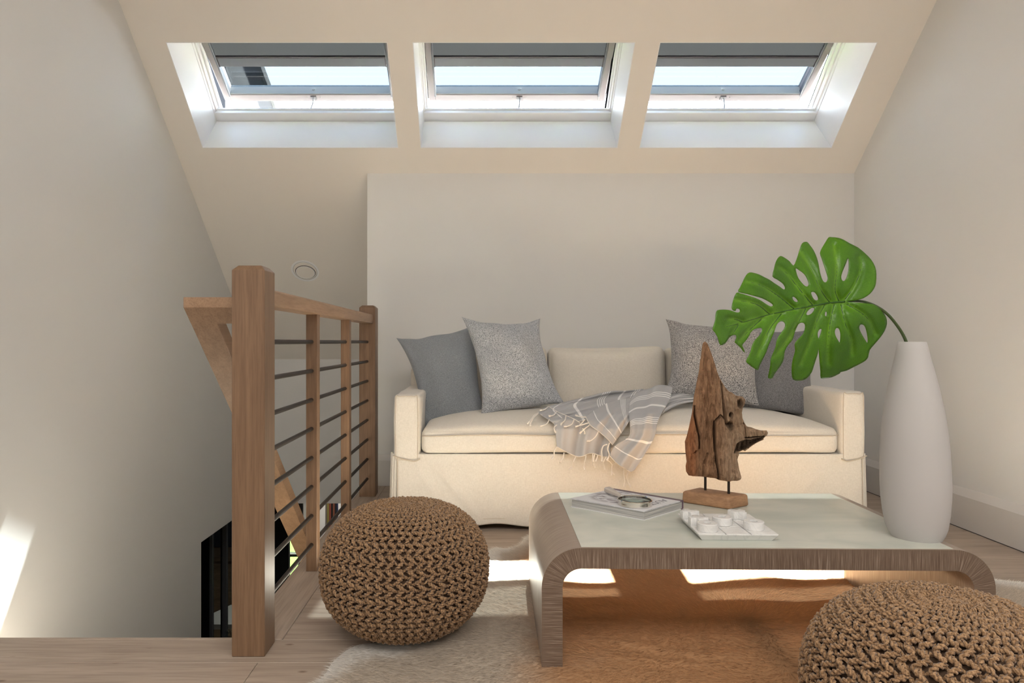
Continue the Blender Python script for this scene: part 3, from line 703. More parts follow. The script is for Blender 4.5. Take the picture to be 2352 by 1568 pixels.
pillow('cushion', [at(1529, 733, 3.56), at(1752, 750, 3.56), at(1744, 932, 3.36), at(1524, 908, 3.38)], 0.085, M['tweed'], 'black and white tweed cushion behind the driftwood and leaf', 0.15, 3, None, 0.009)
pillow('cushion', [at(1690, 758, 3.68), at(1868, 755, 3.66), at(1870, 955, 3.44), at(1690, 935, 3.50)], 0.075, M['darkgrey'], 'plain charcoal cushion against the right arm of the sofa', 0.10, 4, None, 0.006)

# ------------------------------------------------------------------ throw
def tz(y): return float(np.interp(y, [880, 900, 925, 938, 950, 965, 985], [3.42, 3.36, 3.27, 3.18, 3.11, 3.075, 3.055]))
def cp(x, y): return (1200+x/5.6, 870+y/5.6)
def curve(pts, n):
    P = smoothpoly(pts, False, 10); L = [0]
    for a, b in zip(P, P[1:]): L.append(L[-1]+math.hypot(b[0]-a[0], b[1]-a[1]))
    return [(float(np.interp(L[-1]*k/n, L, [p[0] for p in P])), float(np.interp(L[-1]*k/n, L, [p[1] for p in P]))) for k in range(n+1)]
def sheet(mb, top, bottom, left, right, dd, folds, nu=56, nv=44, uvbox=(0, 1, 0, 1)):
    """coons patch: top/bottom run left->right, left/right run top->bottom (crop coordinates)"""
    T_, B_, L_, R_ = curve(top, nu), curve(bottom, nu), curve(left, nv), curve(right, nv); G = []
    for i in range(nu+1):
        u = i/nu; row = []
        for j in range(nv+1):
            v = j/nv; p = []
            for a in (0, 1):
                s_ = (1-v)*T_[i][a]+v*B_[i][a]+(1-u)*L_[j][a]+u*R_[j][a]-((1-u)*(1-v)*T_[0][a]+u*(1-v)*T_[-1][a]+(1-u)*v*B_[0][a]+u*v*B_[-1][a]); p.append(s_)
            x, y = cp(*p); fold = 0
            for (fu, fv, ph, am) in folds: fold += am*math.sin(fu*u*6.283+fv*v*6.283+ph)
            fold *= min(1, 6*u+0.3)*min(1, 6*(1-u)+0.3)
            row.append(at(x, y, tz(y)+dd-0.012+fold))
        G.append(row)
    Uv = []
    mb2 = MB(); mb2.grid(G)
    u0, u1, v0, v1 = uvbox
    mb.add(mb2.v, mb2.f, 0, [[(u0+(u1-u0)*a, v0+(v1-v0)*b) for a, b in mb2.uv[k]] for k in range(len(mb2.f))])
throw = thing('throw_blanket', at(1380, 985, 3.1), 'grey cotton throw with white stripes and knotted fringe draped over the sofa front', 'throw')
m, nt, b = newmat('striped_throw_cotton', (0.3, 0.3, 0.3, 1), 0.9, spec=0.15)
b.inputs['Sheen Weight'].default_value = 0.2
sp = N(nt, 'ShaderNodeSeparateXYZ'); nt.links.new(coords(nt, (1, 1, 1), 'UV'), sp.inputs[0])
stops = [(0, 0)]
W0 = (0.47, 0.47, 0.48, 1); W1 = (0.88, 0.87, 0.86, 1)
def stripes(pos):
    cr = nt.nodes.new('ShaderNodeValToRGB'); e = cr.color_ramp; e.interpolation = 'CONSTANT'
    ev = [(0.0, W0)]
    for p, w_ in pos: ev += [(p-w_/2, W1), (p+w_/2, W0)]
    while len(e.elements) < len(ev): e.elements.new(0.5)
    for k, (p, cc) in enumerate(ev): e.elements[k].position = p; e.elements[k].color = cc
    return cr
cr = stripes([(0.13, 0.008), (0.15, 0.008), (0.17, 0.008), (0.27, 0.02), (0.40, 0.008), (0.42, 0.008), (0.44, 0.008), (0.46, 0.008), (0.66, 0.025), (0.85, 0.012)])
nt.links.new(sp.outputs['Y'], cr.inputs[0]); nt.links.new(cr.outputs[0], b.inputs['Base Color'])
a = N(nt, 'ShaderNodeTexNoise'); a.inputs['Scale'].default_value = 500; nt.links.new(coords(nt), a.inputs['Vector']); bump(nt, b, a.outputs['Fac'], 0.3, 0.001)
M['throw'] = m
mb = MB()
# top sheet lying towards the left; stripes run across u so rotate its uv
def sheet_r(*a_, **k_):
    t_ = MB(); sheet(t_, *a_, **k_); mb.add(t_.v, t_.f, 0, [[(v, u) for (u, v) in t_.uv[k]] for k in range(len(t_.f))])
sheet_r([(335, 350), (700, 262), (1100, 165), (1330, 150), (1560, 128)], [(430, 600), (640, 560), (860, 520), (1150, 470), (1420, 420)], [(335, 350), (210, 430), (330, 520), (430, 600)], [(1560, 128), (1480, 250), (1420, 420)], 0.0, [(1.0, 2.2, 0.5, 0.016), (0.6, 4.2, 1.0, 0.009), (2.3, 1.5, 2, 0.006)], uvbox=(0.98, 0.1, 0, 1))
# lower left hanging piece
sheet_r([(400, 520), (650, 500), (900, 530), (1150, 600)], [(445, 872), (620, 965), (740, 1000), (880, 955), (1010, 990), (1130, 1000)], [(400, 520), (425, 690), (445, 872)], [(1150, 600), (1130, 800), (1130, 1000)], -0.012, [(2.2, 0.3, 1.2, 0.014), (4.5, 0.5, 0.2, 0.007)], uvbox=(0.74, 0.84, 0, 1))
# middle flap with fringed slanting edge
sheet_r([(810, 480), (980, 370), (1150, 290), (1420, 240)], [(1160, 850), (1230, 760), (1310, 640), (1390, 520)], [(810, 480), (870, 590), (975, 670), (1090, 770), (1160, 850)], [(1420, 240), (1390, 380), (1390, 520)], -0.03, [(0.4, 2.0, 0.2, 0.010), (1.2, 3.6, 1.1, 0.006)], uvbox=(0.98, 0.30, 0, 1))
# big right hanging strip
sheet(mb, [(1400, 240), (1500, 160), (1640, 125), (1730, 82), (1860, 85), (1930, 115)], [(1120, 985), (1210, 1080), (1310, 1150), (1385, 1195), (1440, 1172)], [(1400, 240), (1368, 400), (1385, 600), (1370, 740), (1200, 850), (1120, 985)], [(1930, 115), (1890, 270), (1750, 520), (1700, 740), (1580, 960), (1440, 1172)], -0.045, [(1.1, 0.15, 0.3, 0.016), (2.4, 0.3, 1.3, 0.008)], nu=56, nv=80, uvbox=(0, 1, 0.06, 1.0))
# piece running off to the right
sheet(mb, [(1850, 200), (2000, 186), (2120, 195), (2230, 225)], [(1800, 450), (1900, 380), (2040, 320), (2230, 290)], [(1850, 200), (1830, 320), (1800, 450)], [(2230, 225), (2240, 260), (2230, 290)], 0.03, [(0.8, 2.1, 0.7, 0.012)], nu=30, nv=20, uvbox=(0, 1, 0.05, 0.5))
mb.build('cloth', M['throw'], throw, smooth=True, solid=0.0025, recalc=False)
M['fringe'] = newmat('white_cotton_fringe', (0.80, 0.76, 0.70, 1), 0.9)[0]
FR = [[(210, 430), (150, 490), (105, 560), (100, 600)], [(205, 440), (150, 470), (95, 540), (60, 575)], [(440, 420), (400, 465), (335, 475)], [(330, 355), (290, 390), (225, 405)],
      [(345, 520), (310, 575), (260, 595), (225, 605)], [(445, 590), (410, 620), (410, 650), (430, 690)], [(560, 470), (545, 530), (500, 575), (505, 590)], [(665, 515), (640, 575), (585, 605), (530, 610)],
      [(820, 490), (740, 485), (680, 465)], [(860, 595), (800, 640), (735, 700)], [(775, 635), (800, 680), (800, 710)], [(860, 560), (760, 590), (680, 610)], [(800, 520), (770, 560), (735, 590)],
      [(975, 675), (940, 740), (880, 790), (825, 795)], [(445, 870), (410, 930), (405, 990), (375, 1035)], [(535, 945), (525, 1010), (495, 1050), (490, 1090)], [(690, 995), (650, 1080), (630, 1140), (600, 1170)],
      [(820, 985), (805, 1060), (795, 1130), (805, 1165)], [(905, 960), (905, 1040), (905, 1090), (920, 1120)], [(930, 960), (915, 1040), (930, 1110), (940, 1140)], [(970, 975), (960, 1020), (940, 1060)],
      [(1090, 840), (1040, 860), (1020, 920), (1025, 1000), (1020, 1060)], [(1120, 820), (1095, 900), (1115, 970), (1090, 1050)], [(1080, 1000), (1045, 1060), (1050, 1120), (1065, 1165)],
      [(1110, 990), (1080, 1040), (1120, 1060), (1155, 1100), (1150, 1160), (1150, 1240)], [(1210, 1075), (1160, 1100), (1150, 1180), (1185, 1230)], [(1310, 1155), (1305, 1240), (1315, 1310), (1310, 1390)], [(1375, 1195), (1345, 1240), (1355, 1310), (1390, 1390)]]
for fr in FR:
    P = curve(fr, 26); pts = []; rs = []
    for k, (x, y) in enumerate(P):
        X_, Y_ = cp(x, y); pts.append(at(X_, Y_, tz(Y_)-0.055 if Y_ < 1060 else 3.05)); q = k/26
        rs.append((0.0024+0.0007*(k % 2)) if q < 0.78 else (0.0046 if q < 0.86 else 0.0036+0.0012*(q-0.86)/0.14))
    MB().tube(pts, rs, 6).build('tassel', M['fringe'], throw, smooth=True)
for ed in ([(335, 350), (440, 415), (560, 468), (665, 515), (740, 560)], [(810, 480), (870, 590), (975, 670), (1090, 770), (1160, 850)], [(445, 872), (620, 965), (740, 1000), (880, 955), (1010, 990)], [(1120, 985), (1210, 1080), (1310, 1150), (1385, 1195)]):
    pts = []
    for (x, y) in curve(ed, 40): X_, Y_ = cp(x, y); pts.append(at(X_, Y_, tz(Y_)-0.058))
    MB().tube(pts, 0.0014, 5).build('hem_cord', M['fringe'], throw, smooth=True)

# ------------------------------------------------------------------ cowhide rug
hide = [(-0.43, 1.70), (-0.40, 1.83), (-0.36, 1.90), (-0.27, 1.93), (-0.20, 2.05), (-0.16, 2.25), (-0.08, 2.5), (0.0, 2.70), (0.045, 2.80), (0.10, 2.80), (0.16, 2.86), (0.22, 3.0), (0.4, 3.0), (0.62, 2.94), (0.95, 2.90), (1.3, 2.85), (1.6, 2.66), (1.75, 2.50), (1.88, 2.43), (2.0, 2.36), (2.12, 2.2), (2.15, 1.9), (2.05, 1.4), (1.8, 1.0), (1.3, 0.85), (0.8, 0.92), (0.3, 1.0), (-0.15, 1.1), (-0.5, 1.3), (-0.62, 1.48), (-0.52, 1.6)]
hide = [(a+0.012*noise.noise(Vector((a*9, b*9, 0))), b+0.012*noise.noise(Vector((a*9, b*9, 5)))) for a, b in smoothpoly(hide, True, 6)]
rug = thing('cowhide_rug', (0.9, 1.9, 0), 'tan and cream cowhide rug lying under the coffee table and poufs', 'rug')
whorl = np.array([0.81, 2.10])
def rug_h(X, Y): return 1.6*rug_h0(X, Y)
def rug_h0(X, Y):
    h = 0.004+0.003*np.sin(X*6+Y*11)+0.002*np.sin(X*17-Y*6)
    h = h+0.010*np.exp(-((Y-(1.93-0.22*(X-0.25))+0.02*np.sin(X*14))/0.02)**2)*np.clip((X-0.25)*5, 0, 1)*np.clip((0.75-X)*6, 0, 1)
    h = h+0.008*np.exp(-((Y-(2.02-0.10*(X-0.9)))/0.018)**2)*np.clip((X-0.88)*5, 0, 1)
    h = h+0.006*np.exp(-((Y-(1.83-0.1*(X-0.25)))/0.02)**2)*np.clip((X-0.25)*5, 0, 1)*np.clip((0.7-X)*6, 0, 1)
    h = h+0.006*np.exp(-((Y-2.40-0.03*np.sin(X*9))/0.02)**2)*np.clip((X-0.85)*5, 0, 1)*np.clip((1.5-X)*6, 0, 1)
    return h
def rug_col(X, Y, D, nzv):
    tan = np.array([0.60, 0.345, 0.175]); pale = np.array([0.58, 0.50, 0.41]); white = np.array([0.84, 0.81, 0.76]); dark = np.array([0.27, 0.15, 0.075])
    a = 1/(1+np.exp(-((X-0.17)+0.10*nzv)/0.035)); a = np.maximum(a*1/(1+np.exp((X-1.45)/0.05)), 0)
    c = pale*(1-a[:, None])+tan*a[:, None]
    e = 1/(1+np.exp((D-0.085-0.08*nzv)/0.012)); c = c*(1-e[:, None])+white*e[:, None]
    sp_ = np.exp(-((X-0.83-0.02*np.sin(Y*9))/0.05)**2)*np.clip((2.2-Y)*6, 0, 1)*0.6; c = c*(1-sp_[:, None])+dark*sp_[:, None]
    return c
P2, Tt = triangulate(resample(hide, 0.02), [], 0.02)
PX = np.array([p[0] for p in P2]); PY = np.array([p[1] for p in P2]); Dd = dist_np(PX, PY, [hide])
H = rug_h(PX, PY)*np.clip(Dd/0.03, 0.15, 1)+0.002
nzv = np.array([noise.noise(Vector((x*4, y*4, 1)))+0.5*noise.noise(Vector((x*11, y*11, 3))) for x, y in P2])
m, nt, b = newmat('cowhide', (0.4, 0.25, 0.13, 1), 0.8, spec=0.2); at_ = N(nt, 'ShaderNodeAttribute'); at_.attribute_name = 'Col'; nt.links.new(at_.outputs['Color'], b.inputs['Base Color']); M['hide'] = m
mb = MB(); mb.add([(x, y, h) for x, y, h in zip(PX, PY, H)], Tt)
ho = mb.build('hide', M['hide'], rug, smooth=True)
ca = ho.data.color_attributes.new('Col', 'FLOAT_COLOR', 'POINT'); cc = rug_col(PX, PY, Dd, nzv)*0.8
ca.data.foreach_set('color', np.concatenate([cc, np.ones((len(cc), 1))], 1).ravel())
# hair: thin blades lying along the coat direction
def make_fur(n, area_, L0, W0_, name, Z=0.0):
    x = rng.uniform(area_[0], area_[1], n); y = rng.uniform(area_[2], area_[3], n)
    ok = inpoly_np(x, y, hide); x, y = x[ok], y[ok]; n = len(x)
    D = dist_np(x, y, [hide[::3]])
    # smooth noise from a lattice
    gx_, gy_ = np.meshgrid(np.arange(-0.8, 2.4, 0.04), np.arange(0.7, 3.2, 0.04)); 
    gn = np.vectorize(lambda a, b_: noise.noise(Vector((a*4, b_*4, 1)))+0.5*noise.noise(Vector((a*11, b_*11, 3))))(gx_, gy_)
    gn2 = np.vectorize(lambda a, b_: noise.noise(Vector((a*5, b_*5, 9))))(gx_, gy_)
    ii = np.clip(((y-0.7)/0.04).astype(int), 0, gn.shape[0]-1); jj = np.clip(((x+0.8)/0.04).astype(int), 0, gn.shape[1]-1); nv_, n2 = gn[ii, jj], gn2[ii, jj]
    dx = x-whorl[0]; dy = y-whorl[1]; r = np.hypot(dx, dy)+1e-6
    ax_ = np.where(dx > 0, 1.0, -1.0)*np.clip(np.abs(dx)/0.05, 0, 1); ay_ = -0.45*np.ones(n)
    k = np.exp(-(r/0.13)**2); vx = ax_*(1-k)+k*dx/r; vy = ay_*(1-k)+k*dy/r
    up = y > whorl[1]; vy = np.where(up, (0.25+1.2*np.exp(-(dx/0.09)**2))*(1-k)+k*dy/r, vy)
    ang = np.arctan2(vy, vx)+0.9*n2+rng.normal(0, 0.28, n)
    L = L0*rng.uniform(0.6, 1.3, n); el = rng.uniform(0.12, 0.42, n)
    h = rug_h(x, y)*np.clip(D/0.03, 0.15, 1)+0.0015
    tx, ty = np.cos(ang), np.sin(ang); px_, py_ = -ty, tx; w_ = W0_*rng.uniform(0.7, 1.3, n)
    V = np.empty((n, 5, 3)); 
    def P_(q, s_, lift): return np.stack([x+tx*L*q+px_*w_*s_, y+ty*L*q+py_*w_*s_, h+L*np.sin(el)*lift+Z], 1)
    V[:, 0] = P_(0, -1, 0); V[:, 1] = P_(0, 1, 0); V[:, 2] = P_(0.55, 0.7, 0.75); V[:, 3] = P_(0.55, -0.7, 0.75); V[:, 4] = P_(1.0, 0, 0.95)
    me = bpy.data.meshes.new(name); me.vertices.add(n*5); me.vertices.foreach_set('co', (V-np.array([0.9, 1.9, 0])).ravel())
    idx = np.arange(n)*5; fa = np.stack([idx, idx+1, idx+2, idx+3], 1); fb = np.stack([idx+3, idx+2, idx+4], 1)
    loops = np.concatenate([fa, fb], 1).ravel(); me.loops.add(len(loops)); me.loops.foreach_set('vertex_index', loops)
    starts = (np.arange(n)[:, None]*7+np.array([0, 4])).ravel(); me.polygons.add(2*n); me.polygons.foreach_set('loop_start', starts); me.polygons.foreach_set('loop_total', np.tile([4, 3], n))
    me.update(); me.validate()
    c3 = rug_col(x, y, D, nv_)*rng.uniform(0.75, 1.25, n)[:, None]
    ca_ = me.color_attributes.new('Col', 'FLOAT_COLOR', 'POINT'); ca_.data.foreach_set('color', np.repeat(np.concatenate([c3, np.ones((n, 1))], 1), 5, 0).ravel())
    me.materials.append(M['hide']); o = bpy.data.objects.new(name, me); COL.objects.link(o); o.parent = rug; o['kind'] = 'stuff'; return o
make_fur(330000, (-0.75, 2.2, 1.45, 3.05), 0.017, 0.00045, 'hair')

# ------------------------------------------------------------------ coffee table
def table_mats():
    m, nt, b = newmat('cerused_oak_edge', (0.2, 0.15, 0.1, 1), 0.55)
    a = N(nt, 'ShaderNodeTexNoise'); a.inputs['Scale'].default_value = 1; a.inputs['Detail'].default_value = 4; nt.links.new(coords(nt, (800, 14, 1), 'UV'), a.inputs['Vector'])
    r = ramp(nt, [(0.42, (0.13, 0.085, 0.058, 1)), (0.56, (0.19, 0.135, 0.097, 1)), (0.70, (0.36, 0.29, 0.23, 1))]); nt.links.new(a.outputs['Fac'], r.inputs[0]); nt.links.new(r.outputs[0], b.inputs['Base Color']); bump(nt, b, a.outputs['Fac'], 0.4, 0.001)
    m2, nt, b = newmat('cerused_oak_face', (0.2, 0.15, 0.1, 1), 0.42)
    a = N(nt, 'ShaderNodeTexNoise'); a.inputs['Scale'].default_value = 1; a.inputs['Detail'].default_value = 4; nt.links.new(coords(nt, (12, 330, 1), 'UV'), a.inputs['Vector'])
    r = ramp(nt, [(0.35, (0.27, 0.205, 0.16, 1)), (0.6, (0.36, 0.285, 0.225, 1)), (0.75, (0.52, 0.45, 0.38, 1))]); nt.links.new(a.outputs['Fac'], r.inputs[0]); nt.links.new(r.outputs[0], b.inputs['Base Color']); bump(nt, b, a.outputs['Fac'], 0.3, 0.001)
    return m, m2
M['tedge'], M['tface'] = table_mats()
TY0, TY1, TX0, TX1, TZ = 1.751, 2.40, 0.157, 1.342, 0.326; RT = -math.radians(1.0); TP = Vector(((TX0+TX1)/2, TY0, 0))
def trot(x, y): 
    a, b = x-TP.x, y-TP.y; return (TP.x+a*math.cos(RT)-b*math.sin(RT), TP.y+a*math.sin(RT)+b*math.cos(RT))
table = thing('coffee_table', (TP.x, TP.y+0.32, 0), 'low waterfall coffee table in limed wood with a pale inlaid top', 'table')
Ro, th = 0.105, 0.055; Ri = Ro-th
outer, inner = [], []
outer.append((TX0, 0.003)); inner.append((TX0+th, 0.003))
for k in range(15):
    q = math.pi-math.pi/2*k/14; outer.append((TX0+Ro+Ro*math.cos(q), TZ-Ro+Ro*math.sin(q))); inner.append((TX0+Ro+Ri*math.cos(q), TZ-Ro+Ri*math.sin(q)))
for k in range(15):
    q = math.pi/2-math.pi/2*k/14; outer.append((TX1-Ro+Ro*math.cos(q), TZ-Ro+Ro*math.sin(q))); inner.append((TX1-Ro+Ri*math.cos(q), TZ-Ro+Ri*math.sin(q)))
outer.append((TX1, 0.003)); inner.append((TX1-th, 0.003))
mid = [((a[0]+b[0])/2, (a[1]+b[1])/2) for a, b in zip(outer, inner)]; s_ = [0]
for a, b in zip(mid, mid[1:]): s_.append(s_[-1]+math.hypot(b[0]-a[0], b[1]-a[1]))
mb = MB(); n = len(outer)
def q3(p, y): X_, Y_ = trot(p[0], y); return (X_, Y_, p[1])
for i in range(n-1):
    for (y_, fl) in ((TY0, 0), (TY1, 1)):
        mb.add([q3(outer[i], y_), q3(outer[i+1], y_), q3(inner[i+1], y_), q3(inner[i], y_)], [(0, 1, 2, 3) if fl else (3, 2, 1, 0)], 0, [[(s_[i], 0), (s_[i+1], 0), (s_[i+1], th), (s_[i], th)] if fl else [(s_[i], th), (s_[i+1], th), (s_[i+1], 0), (s_[i], 0)]])
    mb.add([q3(outer[i], TY0), q3(outer[i+1], TY0), q3(outer[i+1], TY1), q3(outer[i], TY1)], [(0, 1, 2, 3)], 1, [[(s_[i], 0), (s_[i+1], 0), (s_[i+1], .65), (s_[i], .65)]])
    mb.add([q3(inner[i], TY0), q3(inner[i+1], TY0), q3(inner[i+1], TY1), q3(inner[i], TY1)], [(3, 2, 1, 0)], 1, [[(s_[i], .65), (s_[i+1], .65), (s_[i+1], 0), (s_[i], 0)]])
for p, r2 in ((0, 1), (n-1, 0)):
    mb.add([q3(outer[p], TY0), q3(inner[p], TY0), q3(inner[p], TY1), q3(outer[p], TY1)], [(0, 1, 2, 3)], 0, [[(0, 0), (0, 1), (1, 1), (1, 0)]])
mb.build('waterfall_frame', [M['tedge'], M['tface']], table, weld=True, smooth=0.5)
m, nt, b = newmat('pale_green_inlay', (0.62, 0.64, 0.57, 1), 0.28)
a = N(nt, 'ShaderNodeTexNoise'); a.inputs['Scale'].default_value = 3.5; a.inputs['Detail'].default_value = 6; a.inputs['Distortion'].default_value = 1.5; nt.links.new(coords(nt, (1, 2, 1)), a.inputs['Vector'])
r = ramp(nt, [(0.3, (0.52, 0.56, 0.50, 1)), (0.7, (0.70, 0.70, 0.62, 1))]); nt.links.new(a.outputs['Fac'], r.inputs[0]); nt.links.new(r.outputs[0], b.inputs['Base Color'])
b.inputs['Coat Weight'].default_value = 0.3; b.inputs['Coat Roughness'].default_value = 0.15
mb = MB(); mb.box(TX0+Ro, TX1-Ro, TY0+0.008, TY1-0.006, TZ-0.001, TZ+0.0012, fn=lambda x, y, z: (*trot(x, y), z)); mb.build('inlaid_top', m, table)
TT = TZ+0.0012

# ------------------------------------------------------------------ vase and leaf
vc = Vector((1.2065, 1.858, TT)); kx = 1.858/F/3.138
vp = [(80, 88.5), (140, 102), (200, 114), (300, 137), (400, 158), (500, 176), (600, 192), (700, 204), (800, 212), (900, 217), (1000, 220), (1100, 221), (1200, 218), (1300, 209), (1400, 194), (1450, 177), (1490, 156), (1503, 149)]
pr = [(0.001, 0.0)]+[(w_*kx, (CZ-((760+c_/3.138)-CY)*1.858/F)-TT) for c_, w_ in vp][::-1]
pr[1] = (pr[1][0], 0.002); pr.insert(1, (pr[1][0]-0.004, 0.0))
zt = pr[-1][1]; pr += [(pr[-1][0]-0.0015, zt+0.001), (pr[-1][0]-0.003, zt-0.001)]+[(pr[-1][0]-0.003+0.02*k/5, zt-0.05*k) for k in range(1, 6)]
vase = thing('vase', vc, 'tall matt white bottle-shaped vase on the right end of the coffee table', 'vase')
m = paint('matt_white_ceramic', (0.52, 0.505, 0.495, 1), 0.7)
MB().lathe(pr, vc, 64, off=lambda z: (-0.011*(z/0.54-0.3)+0.0, 0), cap=False).build('body', m, vase, smooth=0.9)

leafpts = [(1450,705),(1510,700),(1580,680),(1640,640),(1680,590),(1698,540),(1703,450),(1690,380),(1650,310),(1590,250),(1530,200),(1450,160),(1390,125),(1340,108),(1280,102),(1250,104),(1220,150),(1190,200),(1170,250),(1185,300),(1205,360),(1225,420),(1240,470),(1243,500),(1228,527),(1205,525),(1185,490),(1168,430),(1158,370),(1140,300),(1110,230),(1075,180),(1050,150),(1025,146),(1000,160),(980,210),(965,260),(945,320),(918,372),(880,330),(830,295),(795,280),(770,300),(750,340),(735,400),(720,472),(760,500),(805,530),(828,555),(840,585),(825,597),(790,572),(740,540),(690,505),(640,480),(590,455),(540,440),(500,436),(470,460),(440,520),(410,580),(396,618),(480,640),(560,662),(620,680),(680,710),(720,738),(722,752),(700,757),(660,735),(610,702),(560,678),(480,652),(410,632),(378,628),(350,690),(333,765),(345,793),(368,800),(375,781),(400,780),(412,795),(405,813),(375,813),(345,803),(300,790),(240,788),(195,795),(182,830),(178,880),(165,930),(152,975),(180,1010),(200,1050),(215,1100),(230,1125),(265,1110),(290,1080),(315,1045),(350,1028),(375,1030),(378,1060),(362,1095),(400,1130),(430,1165),(455,1195),(445,1155),(432,1125),(450,1100),(490,1050),(510,1010),(545,975),(600,960),(620,970),(615,1000),(590,1040),(550,1080),(525,1130),(510,1190),(490,1230),(470,1280),(500,1310),(540,1340),(580,1362),(595,1320),(625,1260),(660,1190),(685,1120),(710,1060),(735,1000),(760,930),(790,900),(820,900),(840,925),(830,970),(790,1020),(760,1075),(750,1140),(730,1190),(705,1250),(700,1310),(690,1370),(678,1435),(715,1438),(735,1400),(770,1350),(805,1300),(825,1250),(835,1180),(870,1120),(910,1070),(930,1000),(960,930),(1000,910),(1028,930),(1025,980),(1000,1030),(950,1080),(930,1120),(935,1180),(915,1250),(903,1320),(903,1400),(915,1450),(960,1460),(1010,1455),(1050,1430),(1090,1380),(1110,1320),(1130,1260),(1150,1195),(1154,1150),(1160,1200),(1168,1300),(1175,1380),(1178,1438),(1220,1437),(1280,1428),(1330,1405),(1358,1390),(1365,1378),(1420,1365),(1480,1335),(1540,1305),(1600,1270),(1625,1235),(1640,1170),(1690,1110),(1740,1050),(1780,990),(1803,920),(1795,860),(1765,810),(1720,765),(1670,738),(1600,728),(1520,720),(1450,715),(1425,710)]
holes = [[(1437,300),(1443,350),(1440,420),(1420,490),(1400,515),(1378,510),(1370,475),(1385,420),(1415,350)],[(938,398),(975,415),(1020,450),(1050,500),(1063,545),(1050,568),(1025,562),(985,520),(955,470)],[(908,668),(930,670),(957,700),(955,715),(930,710),(912,690)],[(1085,625),(1115,622),(1140,650),(1153,685),(1140,700),(1115,690),(1095,660)],[(1040,830),(1055,800),(1085,775),(1112,770),(1115,790),(1090,825),(1055,840)],[(1215,840),(1222,808),(1235,812),(1235,840),(1228,852)],[(1150,1000),(1165,975),(1185,973),(1178,1010),(1165,1045),(1155,1062),(1147,1030)],[(1310,990),(1325,962),(1350,970),(1362,1010),(1362,1060),(1357,1100),(1335,1070),(1315,1030)],[(1540,950),(1555,928),(1590,940),(1610,990),(1622,1060),(1620,1103),(1600,1080),(1570,1030),(1545,980)]]
veins = [[(1400,712),(1260,722),(1100,750),(920,785),(690,833),(430,910),(280,950)],[(1345,705),(1310,600),(1325,400),(1300,180)],[(1400,690),(1490,570),(1555,400),(1540,290)],[(1260,720),(1160,580),(1100,430),(980,240)],[(1100,748),(960,580),(850,440),(780,390)],[(920,780),(760,650),(600,555),(470,525)],[(690,833),(590,750),(480,715),(360,700)],[(430,905),(370,880),(300,878)],[(1420,740),(1560,820),(1640,900),(1690,1020)],[(1365,740),(1400,900),(1460,1060),(1470,1200)],[(1300,740),(1265,900),(1245,1100),(1245,1300)],[(1210,745),(1150,860),(1090,1050),(990,1300)],[(1030,780),(950,930),(850,1090),(730,1240)],[(800,830),(700,960),(630,1100),(580,1220)],[(610,880),(500,980),(400,1090)],[(390,935),(350,1000),(315,1045)]]
veins = [smoothpoly(v, False, 5) for v in veins]
lo = smoothpoly(leafpts, True, 2); P2, Tt = triangulate(resample(lo, 14), [resample(smoothpoly(h, True, 3), 12) for h in holes], 20)
LX = np.array([p[0] for p in P2]); LY = np.array([p[1] for p in P2])
dm = dist_np(LX, LY, [veins[0]], False); dv = dist_np(LX, LY, veins[1:], False)
def leafdepth(X, Y, dm, dv):
    d = 1.835-0.00010*(1400-X)-0.00000012*(1400-X)**2*0.6                      # tip leans towards the room
    d = d-0.010*np.minimum(dm/120, 1)+0.00000022*np.maximum(dm-120, 0)**2*0.9     # creased along the midrib, edges curl back
    d = d-0.010*np.minimum(dv/45, 1)**1.0+0.006*np.sin(X/90+Y/130)
    return d
dep = leafdepth(LX, LY, dm, dv)
leaf = thing('monstera_leaf', at(2083, 786, 1.858), 'large glossy green split leaf on a single stem in the white vase', 'leaf')
m, nt, b = newmat('leaf_green', (0.05, 0.16, 0.01, 1), 0.32, spec=0.5)
v1 = N(nt, 'ShaderNodeTexVoronoi', feature='DISTANCE_TO_EDGE'); v1.inputs['Scale'].default_value = 1; nt.links.new(coords(nt, (150, 150, 150)), v1.inputs['Vector'])
r = ramp(nt, [(0.0, (1.45, 1.35, 1.6, 1)), (0.05, (1, 1, 1, 1))]); nt.links.new(v1.outputs['Distance'], r.inputs[0])
n1 = N(nt, 'ShaderNodeTexNoise'); n1.inputs['Scale'].default_value = 9; nt.links.new(coords(nt), n1.inputs['Vector']); r2 = ramp(nt, [(0.3, (0.6, 0.65, 0.7, 1)), (0.7, (1.25, 1.15, 1.0, 1))]); nt.links.new(n1.outputs['Fac'], r2.inputs[0])
mx = N(nt, 'ShaderNodeMix', data_type='RGBA', blend_type='MULTIPLY'); mx.inputs[0].default_value = 1; nt.links.new(r.outputs[0], mx.inputs[6]); nt.links.new(r2.outputs[0], mx.inputs[7]); la = N(nt, 'ShaderNodeAttribute'); la.attribute_name = 'Col'; m3 = N(nt, 'ShaderNodeMix', data_type='RGBA', blend_type='MULTIPLY'); m3.inputs[0].default_value = 1; nt.links.new(mx.outputs[2], m3.inputs[6]); nt.links.new(la.outputs['Color'], m3.inputs[7]); nt.links.new(m3.outputs[2], b.inputs['Base Color'])
b.inputs['Subsurface Weight'].default_value = 0.0; bump(nt, b, v1.outputs['Distance'], 0.3, 0.002)
trn = N(nt, 'ShaderNodeBsdfTranslucent'); trn.inputs[0].default_value = (0.16, 0.42, 0.02, 1); ms = N(nt, 'ShaderNodeMixShader'); ms.inputs[0].default_value = 0.3
nt.links.new(b.outputs[0], ms.inputs[1]); nt.links.new(trn.outputs[0], ms.inputs[2]); nt.links.new(ms.outputs[0], nt.nodes['Material Output'].inputs[0])
